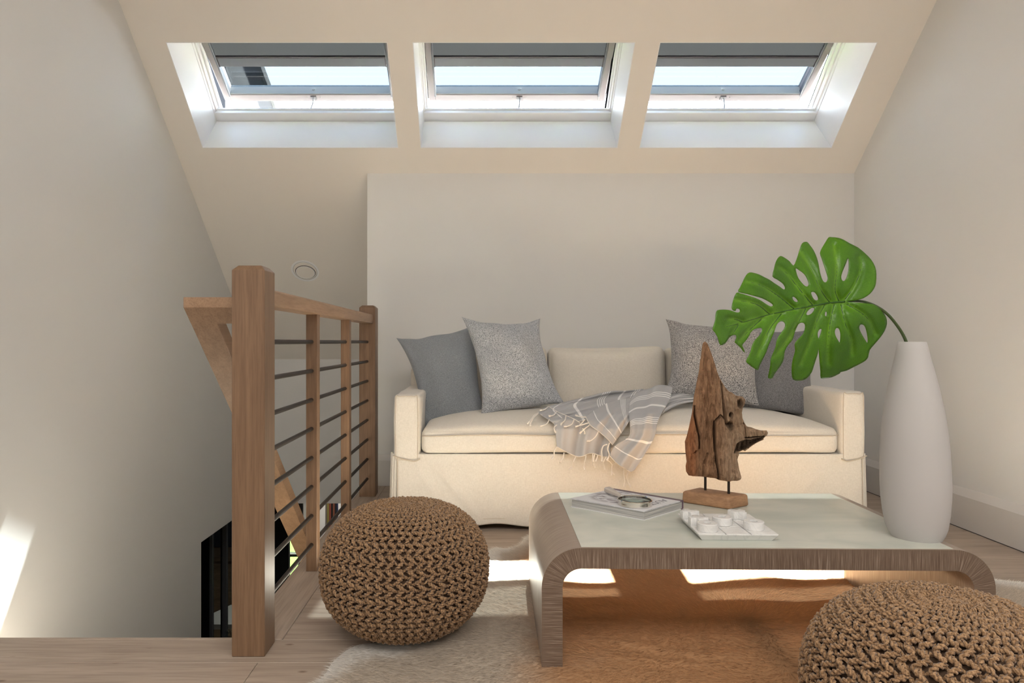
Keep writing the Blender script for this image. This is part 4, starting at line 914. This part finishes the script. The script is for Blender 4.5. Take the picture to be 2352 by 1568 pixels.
M['leaf'] = m; M['vein'] = newmat('leaf_vein', (0.03, 0.10, 0.008, 1), 0.4)[0]; M['stem'] = newmat('leaf_stem', (0.045, 0.075, 0.02, 1), 0.45)[0]
lp = lambda x, y, d: at(1600+x/4.127, 520+y/4.127, d)
mb = MB(); mb.add([lp(x, y, d) for x, y, d in zip(LX, LY, dep)], Tt); lb = mb.build('blade', M['leaf'], leaf, smooth=True, solid=0.0014)
lw = np.exp(-(np.minimum(dv, dm)/16)**2)[:, None]; lcol = np.array([0.085, 0.245, 0.010])*(1-lw)+np.array([0.16, 0.38, 0.025])*lw
ca = lb.data.color_attributes.new('Col', 'FLOAT_COLOR', 'POINT'); ca.data.foreach_set('color', np.concatenate([lcol, np.ones((len(lcol), 1))], 1).ravel())
for k, v in enumerate(veins):
    vx = np.array([p[0] for p in v]); vy = np.array([p[1] for p in v]); dmm = dist_np(vx, vy, [veins[0]], False); dvv = dist_np(vx, vy, veins[1:], False)*(k == 0)
    dd = leafdepth(vx, vy, dmm, dvv)-0.0008; n = len(v)
    MB().tube([lp(x, y, d) for x, y, d in zip(vx, vy, dd)], [(0.0034 if k == 0 else 0.0024)*(1-0.75*i/(n-1)) for i in range(n)], 6).build('vein', M['vein'], leaf, smooth=True)
sp_ = smoothpoly([tuple(at(1940, 691, 1.842)), tuple(at(1985, 693, 1.853)), tuple(at(2027, 712, 1.856)), tuple(at(2058, 744, 1.858)), tuple(at(2081, 784, 1.858)), tuple(at(2094, 840, 1.858)), tuple(at(2100, 950, 1.858))], False, 8)
MB().tube(sp_, [0.0032+0.0016*k/len(sp_) for k in range(len(sp_))], 10).build('stem', M['stem'], leaf, smooth=True)

# ------------------------------------------------------------------ driftwood sculpture
dw = [(295,52),(315,65),(335,110),(355,165),(380,240),(400,310),(425,370),(440,395),(470,445),(500,478),(530,490),(560,515),(590,520),(620,525),(642,548),(638,590),(620,620),(612,660),(618,710),(635,750),(655,780),(700,790),(730,803),(780,815),(825,815),(836,835),(828,858),(800,880),(800,895),(740,920),(700,945),(660,975),(640,992),(620,985),(580,1000),(565,1050),(572,1100),(585,1150),(597,1200),(585,1228),(540,1243),(460,1243),(410,1238),(385,1225),(340,1220),(270,1210),(200,1208),(155,1200),(133,1165),(130,1120),(138,1080),(128,1000),(123,910),(140,860),(155,800),(170,730),(185,660),(192,590),(200,520),(215,450),(228,380),(245,300),(250,240),(262,180),(270,100),(278,65)]
piece = [(405,670),(440,705),(458,765),(530,800),(620,870),(540,910),(520,985),(580,1000),(565,1050),(597,1200),(585,1228),(540,1243),(460,1243),(405,1238),(385,1150),(365,1000),(358,900),(356,730)]
mouth = [(520,988),(545,912),(620,882),(700,880),(800,862),(812,872),(740,915),(660,950),(600,985),(560,985)]
P2, Tt = triangulate(resample(dw, 6), [], 5.6)
WX = np.array([p[0] for p in P2]); WY = np.array([p[1] for p in P2]); De = dist_np(WX, WY, [dw])
full = 0.040*np.sqrt(np.clip(1-(1-np.clip(De/110, 0, 1))**2, 0, 1))*np.clip(0.45+WY/900, 0.4, 1.0)
full *= np.clip(1-(WX-600)/420, 0.4, 1)
nf = np.array([noise.fractal(Vector((x/26, y/190, 2)), 0.7, 2.1, 5) for x, y in P2]); nf2 = np.array([noise.noise(Vector((x/60, y/80, 7))) for x, y in P2])
ed = np.clip(De/14, 0, 1)
front = full+(0.0095*nf+0.008*nf2)*ed
inp = inpoly_np(WX, WY, piece); dp = dist_np(WX, WY, [piece]); sgnd = np.where(inp, dp, -dp)
front += 0.022/(1+np.exp(-sgnd/3))*ed
gr = dist_np(WX, WY, [[(425, 370), (432, 480), (440, 600), (450, 720), (458, 765)]], False); front -= 0.024*np.exp(-(gr/10)**2)*ed+0.012*(WX > 436)*(WY < 760)*(WY > 380)*ed
for line, A_, w_ in (([(190, 640), (210, 760), (232, 900), (230, 960), (190, 1000)], 0.008, 7), ([(300, 1000), (270, 1100), (268, 1200)], 0.007, 9), ([(625, 730), (628, 820), (632, 880)], 0.007, 4), ([(300, 90), (290, 250), (330, 500), (320, 700)], 0.003, 12), ([(400, 330), (385, 500), (410, 640)], 0.003, 12)):
    front -= 1.7*A_*np.exp(-(dist_np(WX, WY, [line], False)/w_)**2)*ed
for (cx_, cy_, rx, ry, A_) in ((502, 674, 13, 20, 0.022), (492, 770, 29, 36, 0.026), (590, 585, 24, 38, 0.03)):
    q = ((WX-cx_)/rx)**2+((WY-cy_)/ry)**2; front -= A_*np.exp(-q**2)
    front += 0.004*np.exp(-((np.sqrt(q)-1.35)/0.3)**2)*ed
mi_ = inpoly_np(WX, WY, mouth); dmo = dist_np(WX, WY, [mouth]); front -= np.where(mi_, 0.032*np.clip(dmo/14, 0, 1)**0.7, 0)
cre = dist_np(WX, WY, [[(440, 705), (405, 670), (356, 730), (358, 900), (365, 1000), (385, 1150), (405, 1230)], [(520, 985), (540, 910), (620, 868), (800, 862)], [(200, 600), (205, 700), (228, 850), (232, 960)]], False); front -= 0.020*np.exp(-(cre/5)**2)*ed
back = full*0.8+0.003*nf2*ed
scu = thing('driftwood_sculpture', (0.785, 2.235, TT), 'jagged brown driftwood sculpture on two metal pins and a wooden block, on the coffee table', 'sculpture')
def dwp(x, y, off):
    px, py = 1540+x/3.735, 770+y/3.735; d = 2.245-0.12*((px-CX)*2.24/F-0.78); return at(px, py, d)-Vector((0.15, 1, 0)).normalized()*off
nP = len(P2); V = [dwp(x, y, f_) for (x, y), f_ in zip(P2, front)]+[dwp(x, y, -f_) for (x, y), f_ in zip(P2, back)]
cnt = {}
for t_ in Tt:
    for a, b in ((t_[0], t_[1]), (t_[1], t_[2]), (t_[2], t_[0])): cnt[(min(a, b), max(a, b))] = cnt.get((min(a, b), max(a, b)), 0)+1
Fc = [t_ for t_ in Tt]+[tuple(nP+k for k in t_[::-1]) for t_ in Tt]+[(a, b, nP+b, nP+a) for (a, b), c_ in cnt.items() if c_ == 1]
m, nt, b = newmat('driftwood', (0.3, 0.18, 0.1, 1), 0.8, spec=0.25)
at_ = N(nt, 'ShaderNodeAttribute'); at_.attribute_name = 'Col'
n1 = N(nt, 'ShaderNodeTexNoise'); n1.inputs['Scale'].default_value = 1; n1.inputs['Detail'].default_value = 8; n1.inputs['Roughness'].default_value = 0.7; n1.inputs['Distortion'].default_value = 0.4; nt.links.new(coords(nt, (110, 110, 11)), n1.inputs['Vector'])
r = ramp(nt, [(0.3, (0.45, 0.40, 0.36, 1)), (0.5, (0.95, 0.92, 0.9, 1)), (0.72, (1.35, 1.3, 1.25, 1))]); nt.links.new(n1.outputs['Fac'], r.inputs[0])
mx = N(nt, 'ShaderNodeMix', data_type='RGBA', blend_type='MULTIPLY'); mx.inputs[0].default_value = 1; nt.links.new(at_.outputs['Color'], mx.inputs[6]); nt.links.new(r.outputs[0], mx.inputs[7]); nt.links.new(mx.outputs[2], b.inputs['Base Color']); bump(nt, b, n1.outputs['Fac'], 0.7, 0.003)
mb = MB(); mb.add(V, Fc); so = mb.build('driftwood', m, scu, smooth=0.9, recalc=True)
lc = np.array([0.34, 0.20, 0.115]); pc = np.array([0.46, 0.33, 0.225]); rc = np.array([0.38, 0.165, 0.075])
w1 = 1/(1+np.exp(-(WX-420)/25)); col = lc*(1-w1[:, None])+pc*w1[:, None]
w2 = (1/(1+np.exp((WX-205)/10)))*(1/(1+np.exp(-(WY-640)/30))); col = col*(1-w2[:, None])+rc*w2[:, None]
recess_shade = np.exp(-(cre/7)**2)+sum(np.exp(-((((WX-a_)/b_)**2+((WY-c_)/d_)**2)**2)) for a_, c_, b_, d_ in ((502, 674, 14, 21), (492, 770, 30, 37), (590, 585, 25, 39)))+np.where(mi_, 1.0, 0)  # shade of the crevices, pockets and mouth, painted into the wood colour
col = col*(1-0.62*np.clip(recess_shade, 0, 1))[:, None]
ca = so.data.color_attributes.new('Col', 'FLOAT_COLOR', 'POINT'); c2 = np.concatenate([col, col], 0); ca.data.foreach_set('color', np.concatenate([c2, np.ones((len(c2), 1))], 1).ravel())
for (x, y) in ((0.757, 2.262), (0.8165, 2.208)):
    MB().tube([(x, y, TT+0.03), (x, y, 0.445)], 0.0042, 10).build('pin', M['rod'], scu, smooth=0.7); 
A_, B_, C3, D_ = Vector((0.672, 2.252)), Vector((0.797, 2.152)), Vector((0.884, 2.205)), Vector((0.752, 2.312))
mb = MB(); V = []
for z, sh in ((TT, 0.0), (TT+0.040, 0.03)):
    ctr = (A_+B_+C3+D_)/4
    for p in (A_, B_, C3, D_): q = p.lerp(ctr, sh); V.append((q.x, q.y, z))
mb.add(V, [(3, 2, 1, 0), (4, 5, 6, 7), (0, 1, 5, 4), (1, 2, 6, 5), (2, 3, 7, 6), (3, 0, 4, 7)])
M['teak'] = wood('teak_block', (0.50, 0.29, 0.155, 1), (0.32, 0.17, 0.09, 1), (14, 20, 60), 0.6)
mb.build('base_block', M['teak'], scu, bevel=0.008, seg=4, smooth=0.8)

# ------------------------------------------------------------------ book and magnifying glass
BK = [Vector((0.290, 2.191)), Vector((0.492, 2.025)), Vector((0.653, 2.165)), Vector((0.462, 2.338))]   # left, front, right, back
book = thing('book', (0.47, 2.18, TT), 'white covered art book with a dark spine, lying on the coffee table', 'book')
def quadbox(mb, Q, z0, z1, mi=0): mb.add([(q.x, q.y, z0) for q in Q]+[(q.x, q.y, z1) for q in Q], [(3, 2, 1, 0), (4, 5, 6, 7), (0, 1, 5, 4), (1, 2, 6, 5), (2, 3, 7, 6), (3, 0, 4, 7)], mi); return mb
def bl(u, v): return BK[0]*(1-u)*(1-v)+BK[1]*u*(1-v)+BK[2]*u*v+BK[3]*(1-u)*v   # u: left->front, v: away to the spine
def sub(u0, u1, v0, v1): return [bl(u0, v0), bl(u1, v0), bl(u1, v1), bl(u0, v1)]
m, nt, b = newmat('book_cover_print', (0.7, 0.7, 0.72, 1), 0.35)
uvv = coords(nt, (1, 1, 1), 'UV'); a = N(nt, 'ShaderNodeTexNoise'); a.inputs['Scale'].default_value = 6; a.inputs['Detail'].default_value = 6; a.inputs['Distortion'].default_value = 1.2; nt.links.new(uvv, a.inputs['Vector'])
r = ramp(nt, [(0.38, (0.18, 0.16, 0.19, 1)), (0.48, (0.45, 0.44, 0.48, 1)), (0.53, (0.72, 0.73, 0.76, 1))]); nt.links.new(a.outputs['Fac'], r.inputs[0])
gr_ = N(nt, 'ShaderNodeTexGradient', gradient_type='SPHERICAL'); mp = N(nt, 'ShaderNodeMapping'); mp.inputs['Location'].default_value = (-0.95, -1.2, 0); mp.inputs['Scale'].default_value = (2.4, 2.1, 1); nt.links.new(uvv, mp.inputs[0]); nt.links.new(mp.outputs[0], gr_.inputs[0])
rr = ramp(nt, [(0.0, (0, 0, 0, 1)), (0.25, (1, 1, 1, 1))]); nt.links.new(gr_.outputs['Fac'], rr.inputs[0])
mx = N(nt, 'ShaderNodeMix', data_type='RGBA'); mx.inputs[6].default_value = (0.72, 0.73, 0.76, 1); nt.links.new(rr.outputs[0], mx.inputs[0]); nt.links.new(r.outputs[0], mx.inputs[7]); nt.links.new(mx.outputs[2], b.inputs['Base Color'])
M['cover'] = m; M['coverplain'] = newmat('book_board', (0.70, 0.70, 0.70, 1), 0.5)[0]; M['spine'] = newmat('book_spine_plum', (0.17, 0.11, 0.14, 1), 0.4)[0]
m, nt, b = newmat('page_edges', (0.6, 0.6, 0.58, 1), 0.85); a = N(nt, 'ShaderNodeTexNoise'); a.inputs['Scale'].default_value = 1; nt.links.new(coords(nt, (6, 6, 900)), a.inputs['Vector']); r = ramp(nt, [(0.4, (0.30, 0.30, 0.30, 1)), (0.6, (0.58, 0.57, 0.54, 1))]); nt.links.new(a.outputs['Fac'], r.inputs[0]); nt.links.new(r.outputs[0], b.inputs['Base Color']); M['pages'] = m
zt = 0.356
mb = MB(); Q = sub(0, 1, 0, 0.94); mb.add([(q.x, q.y, zt) for q in Q], [(0, 1, 2, 3)], 0, [[(0, 0), (1, 0), (1, 1), (0, 1)]]); quadbox(mb, Q, zt-0.003, zt-0.00005); mb.build('front_cover', [M['cover']], book, recalc=False)
quadbox(MB(), sub(0, 1, 0, 1), TT, TT+0.0025).build('back_cover', M['coverplain'], book)
quadbox(MB(), sub(0.012, 0.988, 0.015, 0.985), TT+0.0025, zt-0.003).build('pages', M['pages'], book)
mb = MB(); quadbox(mb, sub(-0.002, 1.002, 0.985, 1.0), TT, zt+0.0003); quadbox(mb, sub(-0.001, 1.001, 0.915, 1.0), zt-0.003, zt+0.0003); quadbox(mb, sub(-0.001, 1.001, 0.94, 1.0), TT, TT+0.003); mb.build('spine', M['spine'], book)
def text(s_, size, loc, rot, mat, parent, name, ext=0.0003, align='LEFT'):
    cu = bpy.data.curves.new(name, 'FONT'); cu.body = s_; cu.size = size; cu.extrude = ext; cu.align_x = align
    tmp = bpy.data.objects.new(name+'_tmp', cu); COL.objects.link(tmp); dg = bpy.context.evaluated_depsgraph_get(); me = bpy.data.meshes.new_from_object(tmp.evaluated_get(dg)); bpy.data.objects.remove(tmp)
    o = bpy.data.objects.new(name, me); COL.objects.link(o); me.materials.clear(); me.materials.append(mat); o.parent = parent; o.location = Vector(loc)-org(parent); o.rotation_euler = rot; return o
M['ink'] = newmat('grey_ink', (0.16, 0.16, 0.19, 1), 0.5)[0]
dirv = (BK[1]-BK[2]).normalized(); angt = math.atan2(dirv.y, dirv.x)
p = bl(0.80, 0.84); text('AUSTIN', 0.038, (p.x, p.y, zt+0.0002), (0, 0, angt), M['ink'], book, 'title_lettering', 0.0001)

mg = thing('magnifying_glass', onz(1458, 1156, zt), 'round silver magnifying glass with a flared handle lying on the book', 'magnifying glass')
mc = onz(1458, 1151, zt+0.010); mc.z = 0; R1 = 0.0535
M['silver'] = newmat('polished_silver', (0.75, 0.72, 0.68, 1), 0.12, 1.0)[0]
mb = MB(); mb.lathe([(R1-0.003, zt+0.0008), (R1+0.001, zt+0.0008), (R1+0.0015, zt+0.003), (R1, zt+0.009), (R1+0.0015, zt+0.0165), (R1-0.0005, zt+0.0185), (R1-0.003, zt+0.0170), (R1-0.0035, zt+0.010), (R1-0.003, zt+0.0008)], mc, 64, cap=False); mb.build('ring', M['silver'], mg, smooth=0.9)
mt = bpy.data.materials.new('green_lens_glass'); mt.use_nodes = True; b = mt.node_tree.nodes['Principled BSDF']; b.inputs['Base Color'].default_value = (0.75, 0.92, 0.85, 1); b.inputs['Roughness'].default_value = 0.02; b.inputs['Transmission Weight'].default_value = 1.0; b.inputs['IOR'].default_value = 1.5
mb = MB(); R2 = R1-0.0035; mb.lathe([(0.0005, zt+0.0045)]+[(R2*k/8, zt+0.0045+0.0035*(k/8)**2) for k in range(1, 9)]+[(R2*k/8, zt+0.0165-0.0055*(k/8)**2) for k in range(8, 0, -1)]+[(0.0005, zt+0.0165)], mc, 64); mb.build('lens', mt, mg, smooth=0.8)
hd0 = Vector((mc.x, mc.y, 0)); he = at(1401, 1113, 2.235); hd = Vector((he.x-mc.x, he.y-mc.y, 0)).normalized(); h0 = hd0+hd*(R1+0.001); h0.z = zt+0.0105; h1 = h0+hd*0.016; h2 = Vector((he.x, he.y, zt+0.0165))
if (h2-h0).length < 0.09: h2 = h0+hd*0.10+Vector((0, 0, 0.006))
mb = MB(); mb.tube([h0, h0.lerp(h1, 0.3), h0.lerp(h1, 0.5), h1], [0.0045, 0.0075, 0.005, 0.0065], 16); mb.build('ferrule', M['silver'], mg, smooth=0.9)
sd = Vector((-hd.y, hd.x, 0)); V = []
for q, wd, hh in ((0, 0.0055, 0.0045), (0.3, 0.0085, 0.006), (0.8, 0.0125, 0.0085), (1.0, 0.0135, 0.009)):
    cpt = h1.lerp(h2, q)
    for (a_, b_) in ((-1, -.6), (-.6, -1), (.6, -1), (1, -.6), (1, .6), (.6, 1), (-.6, 1), (-1, .6)): V.append(cpt+sd*wd*a_+Vector((0, 0, hh*b_)))
Fc = [(i*8+k, i*8+(k+1) % 8, (i+1)*8+(k+1) % 8, (i+1)*8+k) for i in range(3) for k in range(8)]+[tuple(range(8))[::-1], tuple(range(24, 32))]
M['horn'] = newmat('pale_horn', (0.55, 0.50, 0.45, 1), 0.25)[0]; MB().add(V, Fc).build('handle', M['horn'], mg, bevel=0.001, seg=1)

# ------------------------------------------------------------------ marble noughts and crosses
m, nt, b = newmat('white_marble', (0.75, 0.75, 0.73, 1), 0.32)
a = N(nt, 'ShaderNodeTexNoise'); a.inputs['Scale'].default_value = 14; a.inputs['Detail'].default_value = 8; a.inputs['Distortion'].default_value = 2.0; nt.links.new(coords(nt), a.inputs['Vector']); r = ramp(nt, [(0.42, (0.80, 0.795, 0.78, 1)), (0.5, (0.72, 0.72, 0.71, 1)), (0.54, (0.80, 0.795, 0.78, 1))]); nt.links.new(a.outputs['Fac'], r.inputs[0]); nt.links.new(r.outputs[0], b.inputs['Base Color']); M['marble'] = m
gb = Vector((0.699, 1.918, TT)); ga = -math.radians(1.5); HB = 0.108
def gp(x, y): return (gb.x+x*math.cos(ga)-y*math.sin(ga), gb.y+x*math.sin(ga)+y*math.cos(ga))
board = thing('game_board', gb, 'square white marble noughts and crosses board with undercut edges on the coffee table', 'game board')
mb = MB(); hb, bt = 0.021, 0.013
mb.add([(*gp(a*(HB-bt), b_*(HB-bt)), TT) for a, b_ in ((-1, -1), (1, -1), (1, 1), (-1, 1))]+[(*gp(a*HB, b_*HB), TT+hb-0.003) for a, b_ in ((-1, -1), (1, -1), (1, 1), (-1, 1))], [(3, 2, 1, 0), (4, 5, 6, 7), (0, 1, 5, 4), (1, 2, 6, 5), (2, 3, 7, 6), (3, 0, 4, 7)])
mb.build('slab', M['marble'], board, bevel=0.001, seg=1)
cs = [-HB, -0.0335, 0.0335, HB]
for i in range(3):
    for j in range(3):
        x0, x1 = cs[i]+(0.0015 if i else 0), cs[i+1]-(0.0015 if i < 2 else 0); y0, y1 = cs[j]+(0.0015 if j else 0), cs[j+1]-(0.0015 if j < 2 else 0)
        MB().box(x0, x1, y0, y1, TT+hb-0.003, TT+hb, fn=lambda x, y, z: (*gp(x, y), z)).build('cell', M['marble'], board, bevel=0.0008, seg=1)
zb = TT+hb
def nought(x, y, label):
    X_, Y_ = x, y; o = thing('nought_piece', (X_, Y_, zb), label, 'game piece', 'marble nought pieces')
    ro, ri, h = 0.0275, 0.0098, 0.022
    MB().lathe([(ri, 0), (ro-0.001, 0), (ro, 0.001), (ro, h-0.0015), (ro-0.0015, h), (ri+0.001, h), (ri, h-0.001), (ri, 0)], (X_, Y_, zb), 40, cap=False).build('ring', M['marble'], o, smooth=0.6)
def cross(x, y, rot, label):
    o = thing('cross_piece', (x, y, zb), label, 'game piece', 'marble cross pieces'); L, w_, h = 0.0265, 0.0095, 0.022
    pl = [(-w_, -L), (w_, -L), (w_, -w_), (L, -w_), (L, w_), (w_, w_), (w_, L), (-w_, L), (-w_, w_), (-L, w_), (-L, -w_), (-w_, -w_)]
    pl = [(x+a*math.cos(rot)-b_*math.sin(rot), y+a*math.sin(rot)+b_*math.cos(rot)) for a, b_ in pl]
    MB().prism(pl, 'z', zb, zb+h).build('body', M['marble'], o, bevel=0.0015, seg=2, smooth=0.5)
zc = zb+0.022
q = onz(1625, 1199.5, zc); nought(q.x, q.y, 'round marble nought at the near left corner of the board')
q = onz(1658.7, 1185.5, zc); nought(q.x, q.y, 'round marble nought in the middle of the board')
q = onz(1731.3, 1195.6, zc); nought(q.x, q.y, 'round marble nought near the right corner of the board')
q = onz(1604, 1187, zc); cross(q.x, q.y, 0.1, 'marble cross at the left edge, between the other left cross and the nought')
q = onz(1588, 1173, zc); cross(q.x-0.004, q.y+0.004, 0.2, 'marble cross in the far left corner of the board')
q = onz(1693, 1172.5, zc); cross(q.x, q.y, 0.6, 'marble cross in the far right corner of the board')

# ------------------------------------------------------------------ knitted poufs
R0, H0 = 0.248, 0.40
def prof_(phi):  # phi -pi/2..pi/2
    c_, s_ = math.cos(phi), math.sin(phi)
    return R0*max(c_, 0)**0.74, 0.195+0.187*math.copysign(abs(s_)**0.92, s_)
phis = [-math.pi/2+math.pi*k/400 for k in range(401)]; PR = [prof_(p) for p in phis]; SL = [0]
for a, b in zip(PR, PR[1:]): SL.append(SL[-1]+math.hypot(b[0]-a[0], b[1]-a[1]))
PRr = np.array([p[0] for p in PR]); PRz = np.array([p[1] for p in PR]); TOT = SL[-1]
def surf(s_): return float(np.interp(s_, SL, PRr)), float(np.interp(s_, SL, PRz))
def snorm(s_):
    a, b = surf(max(0, s_-0.004)), surf(min(TOT, s_+0.004)); dr, dz = b[0]-a[0], b[1]-a[1]; L = math.hypot(dr, dz)+1e-9
    return dz/L, -dr/L
def pouf(loc, rot, label):
    o = thing('knitted_pouf', loc, label, 'pouf', 'knitted jute poufs')
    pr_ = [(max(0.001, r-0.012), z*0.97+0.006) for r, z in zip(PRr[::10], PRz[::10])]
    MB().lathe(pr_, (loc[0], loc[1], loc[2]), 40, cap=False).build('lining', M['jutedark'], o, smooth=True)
    return o
pf = pouf((-0.233, 2.01, 0.0), 0, 'round brown knitted jute pouf between the stair railing and the coffee table')
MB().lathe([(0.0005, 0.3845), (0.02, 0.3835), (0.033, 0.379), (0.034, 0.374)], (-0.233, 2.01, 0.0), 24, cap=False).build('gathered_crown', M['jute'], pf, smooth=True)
NC = 54; V = []; Fc = []
def ply(pts, r, nseg=5, twist=0.0, off=0.0):
    """two twisted strands along pts"""
    n = len(pts); T_ = np.gradient(pts, axis=0); T_ /= np.linalg.norm(T_, axis=1)[:, None]+1e-12
    ref = np.array([0.0, 0.0, 1.0]); A = np.cross(T_, ref); la = np.linalg.norm(A, axis=1); A[la < 1e-3] = [1, 0, 0]; A /= np.linalg.norm(A, axis=1)[:, None]; B = np.cross(T_, A)
    sl = np.concatenate([[0], np.cumsum(np.linalg.norm(np.diff(pts, axis=0), axis=1))])
    for ph in (0, math.pi):
        an = sl*twist+ph+off; c_ = pts+(A*np.cos(an)[:, None]+B*np.sin(an)[:, None])*(r*0.52)[:, None]
        base = sum(len(v) for v in V)
        k = np.arange(nseg)*2*math.pi/nseg
        ring = c_[:, None, :]+(A[:, None, :]*np.cos(k)[None, :, None]+B[:, None, :]*np.sin(k)[None, :, None])*(r*0.62)[:, None, None]
        V.append(ring.reshape(-1, 3)); i = np.arange(n-1)[:, None]*nseg; j = np.arange(nseg)[None, :]; j2 = (j+1) % nseg
        Fc.append(np.stack([i+j, i+j2, i+nseg+j2, i+nseg+j], -1).reshape(-1, 4)+base)
PER = 0.036; s0, s1 = 0.035, TOT-0.007; ns = 300
srs = np.linspace(s0, s1, ns)
rr_ = np.interp(srs, SL, PRr); zz_ = np.interp(srs, SL, PRz); nn = np.array([snorm(s_) for s_ in srs])
for c_ in range(NC):
    th0 = 2*math.pi*c_/NC; loc = 2*math.pi*rr_/NC; ja = random.uniform(0.85, 1.15); jp = random.uniform(-0.5, 0.5)
    ph = srs*2*math.pi/PER+(c_ % 2)*math.pi*0.0+jp; wob = np.array([noise.noise(Vector((s_*14, c_*3.1, 0))) for s_ in srs])
    lat = np.minimum(0.0085, loc*0.36)*np.sin(ph)*ja+wob*np.minimum(0.003, loc*0.1); rad = 0.003*np.cos(2*ph+0.6)+0.002*wob
    r_ = np.minimum(0.0056, loc*0.30+0.0014)
    th_ = th0+lat/np.maximum(rr_, 0.01); R_ = rr_+rad*nn[:, 0]
    pts = np.stack([R_*np.cos(th_), R_*np.sin(th_), zz_+rad*nn[:, 1]], 1); ply(pts, r_, 5, 330, random.random()*6)
# recessed rungs between the columns
nr = int((s1-s0)/(PER/2))
for k in range(nr):
    s_ = s0+0.01+k*PER/2; r, z = surf(s_); nr_, nz_ = snorm(s_); m_ = int(max(40, NC*6*r/R0)); 
    if r < 0.05: continue
    th_ = np.linspace(0, 2*math.pi, m_+1); w_ = NC*th_; dz = 0.0042*np.sin(w_*1.0+k*math.pi); dr = -0.0075+0.0035*np.cos(w_*2)
    pts = np.stack([(r+dr*nr_)*np.cos(th_), (r+dr*nr_)*np.sin(th_), z+dr*nz_+dz], 1); ply(pts, np.full(m_+1, 0.0048), 5, 330, k)
Va = np.concatenate(V); Fa = np.concatenate(Fc)
me = bpy.data.meshes.new('knitted_cover'); me.vertices.add(len(Va)); me.vertices.foreach_set('co', Va.ravel()); me.loops.add(Fa.size); me.loops.foreach_set('vertex_index', Fa.ravel())
me.polygons.add(len(Fa)); me.polygons.foreach_set('loop_start', np.arange(len(Fa))*4); me.polygons.foreach_set('loop_total', np.full(len(Fa), 4)); me.update(); me.validate(); me.shade_smooth(); me.materials.append(M['jute'])
kc = bpy.data.objects.new('knitted_cover', me); COL.objects.link(kc); kc.parent = pf
pf2 = pf.copy(); COL.objects.link(pf2); pf2.location = (0.868, 1.235, 0.008); pf2.rotation_euler = (0, 0, 1.1); pf2.name = 'knitted_pouf.001'
pf2['label'] = 'round brown knitted jute pouf in the near right corner, cut by the picture edge'
for chd in list(pf.children):
    q = chd.copy(); COL.objects.link(q); q.parent = pf2
print('TRIS', sum(len(o.data.loop_triangles) if False else sum(p.loop_total-2 for p in o.data.polygons) if len(o.data.polygons) < 5000 else len(o.data.polygons)*2 for o in bpy.data.objects if o.type == 'MESH'))
